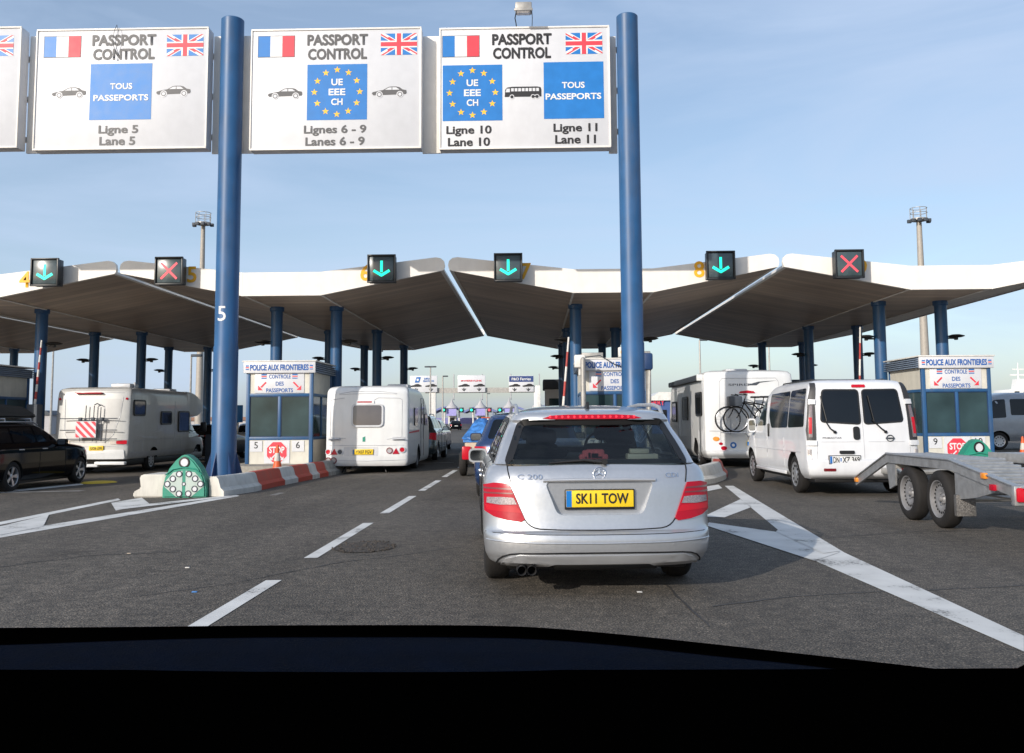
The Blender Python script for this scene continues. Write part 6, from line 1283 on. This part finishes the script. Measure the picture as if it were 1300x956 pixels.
# far buildings
def building(px0, px1, ytop, Y, lab, m_, roofm=None, d=14, win=True, stripe=None):
    a, c = P(px0, ytop, Y), P(px1, ytop, Y); t = thing('far_building', lab, 'building', ((a.x+c.x)/2, Y, gz(a.x))); w_ = (c.x-a.x)/2; h = a.z-gz(a.x)
    b = NB(); box(b, -w_, w_, 0, d, 0, h*.8 if roofm else h); part('wall', b, m_, t)
    if roofm: b = NB(); prism(b, [(-w_-.3, h*.8), (-w_+1, h), (w_-1, h), (w_+.3, h*.8)], -.3, d+.3); part('roof', b, roofm, t)
    if win:
        n = max(3, int(w_*2/4))
        for k in range(min(n, 14)):
            x = -w_+(k+.5)*2*w_/min(n, 14); b = NB(); box(b, x-.7, x+.7, -.06, 0, h*.3, h*.3+1.1); part('window', b, M['glass'], t)
    return t
building(120, 190, 514, 180, 'distant pale tower block left of the left motorhome', M['farb'], d=20); building(196, 318, 530, 150, 'distant low building with a brown red roof behind the number 5 pillar', M['farb'], M['brick'])
building(262, 460, 541, 120, 'distant beige wall like building behind the lane 5 booth', mat('far_beige', (.45, .38, .28), .8), win=False); building(-80, 66, 522, 160, 'distant low grey building at the far left behind the black estate', M['farb'], M['roofd'])
bt = building(823, 905, 498, 90, 'distant blue building with a red sign right of the gantry pillar', mat('far_blue_wall', (.05, .10, .26), .6), M['white'], win=True)
txts(bt, [('FERRY', -2.4, 3.0, 1.6, .5)], M['signred'], -.2, .02)
building(700, 830, 521, 210, 'distant low terminal building behind the middle booth', M['farb'], M['roofd']); building(1255, 1420, 507, 260, 'distant dark hump backed shed between the ferry and the grey coach', M['farb'], M['roofd'], d=40, win=False); building(1000, 1260, 527, 240, 'distant low sheds behind the right hand booth', M['farb'], M['roofd'])
building(430, 560, 534, 230, 'distant pale sheds beyond the caravan', M['farb'])
building(560, 760, 535.5, 420, 'farthest low pale sheds on the horizon behind the toll plaza', M['farb'], win=False)
# ------------------------------------------------------------ dashboard of the car the photo is taken from
up_ = [(-90, 797), (0, 797), (200, 795.5), (330, 794), (480, 793.5), (600, 794), (690, 797), (800, 806.5), (900, 817), (1000, 828), (1100, 839), (1180, 848), (1240, 855), (1268, 856.5), (1288, 853), (1310, 842), (1345, 826)]
lo_ = [(-90, 818), (0, 816), (200, 809), (330, 806.5), (480, 806), (600, 806.5), (690, 809), (800, 818), (900, 829), (1000, 839), (1100, 851), (1180, 861), (1240, 868), (1268, 870), (1290, 867), (1312, 859), (1350, 845)]
YD = lambda px: .92-.10*max(0, (px-500)/800)**2-.05*max(0, (500-px)/600)**2
def cr_pts(pp, n=5):
    out = []
    for i in range(len(pp)-1):
        p0, p1, p2, p3 = pp[max(0, i-1)], pp[i], pp[i+1], pp[min(len(pp)-1, i+2)]
        for k in range(n):
            u = k/n; out.append(tuple(.5*((2*p1[j])+(-p0[j]+p2[j])*u+(2*p0[j]-5*p1[j]+4*p2[j]-p3[j])*u*u+(-p0[j]+3*p1[j]-3*p2[j]+p3[j])*u**3) for j in (0, 1)))
    return out+[pp[-1]]
t = thing('dashboard', 'dark navy dashboard top and black windscreen edge of the car in the foreground', 'dashboard', (0, .6, .8)); off = Vector((0, .6, .8))
U, Lw = cr_pts(up_), cr_pts(lo_)
A = [P(px, py, YD(px))-off for px, py in U]; B = [P(px, py, YD(px)-.03)-off for px, py in Lw]
b = NB(); rows = [[a+Vector((0, .02, -.10)) for a in A], [a+Vector((0, .012, -.004)) for a in A], A, B, [p+Vector((0, -.01, -.03)) for p in B]]
vv = [[b.verts.new(p) for p in r] for r in rows]
for r0, r1 in zip(vv, vv[1:]):
    for i in range(len(r0)-1): b.faces.new((r0[i], r0[i+1], r1[i+1], r1[i]))
bmesh.ops.recalc_face_normals(b, faces=b.faces[:]); part('windscreen_edge', b, M['seal'], t, ang=60)
b = NB(); rows = []
B2 = [p+Vector((0, .006, -.006)) for p in B]
for (dy, dz) in ((.0, -.02), (0, 0), (-.006, .004), (-.02, .005), (-.06, .004), (-.15, -.004), (-.28, -.02), (-.36, -.05), (-.40, -.10), (-.41, -.25), (-.38, -.45), (.0, -.45), (.02, -.1)): rows.append([p+Vector((0, dy, dz)) for p in B2])
vv = [[b.verts.new(p) for p in r] for r in rows]
for r0, r1 in zip(vv, vv[1:]):
    for i in range(len(r0)-1): b.faces.new((r0[i], r0[i+1], r1[i+1], r1[i]))
b.faces.new([r[0] for r in vv]); b.faces.new([r[-1] for r in vv][::-1])
bmesh.ops.recalc_face_normals(b, faces=b.faces[:]); part('dash_top', b, M['shaded_dash'], t, ang=60)  # car roof is not built; its shade is put into the near-black colour
Z = [P(px, 866+.012*abs(px-620)*0, YD(px)-.12)-off for px, py in Lw]
b = NB(); rows = [[p+Vector((0, dy, dz)) for p in Z] for (dy, dz) in ((.02, -.02), (.0, .010), (-.02, .013), (-.10, .006), (-.24, -.01), (-.26, -.10), (-.02, -.10))]
vv = [[b.verts.new(p) for p in r] for r in rows]
for r0, r1 in zip(vv, vv[1:]):
    for i in range(len(r0)-1): b.faces.new((r0[i], r0[i+1], r1[i+1], r1[i]))
bmesh.ops.recalc_face_normals(b, faces=b.faces[:]); part('caption_bar_pad', b, M['seal'], t, ang=60)  # added black pad standing in for the black caption bar
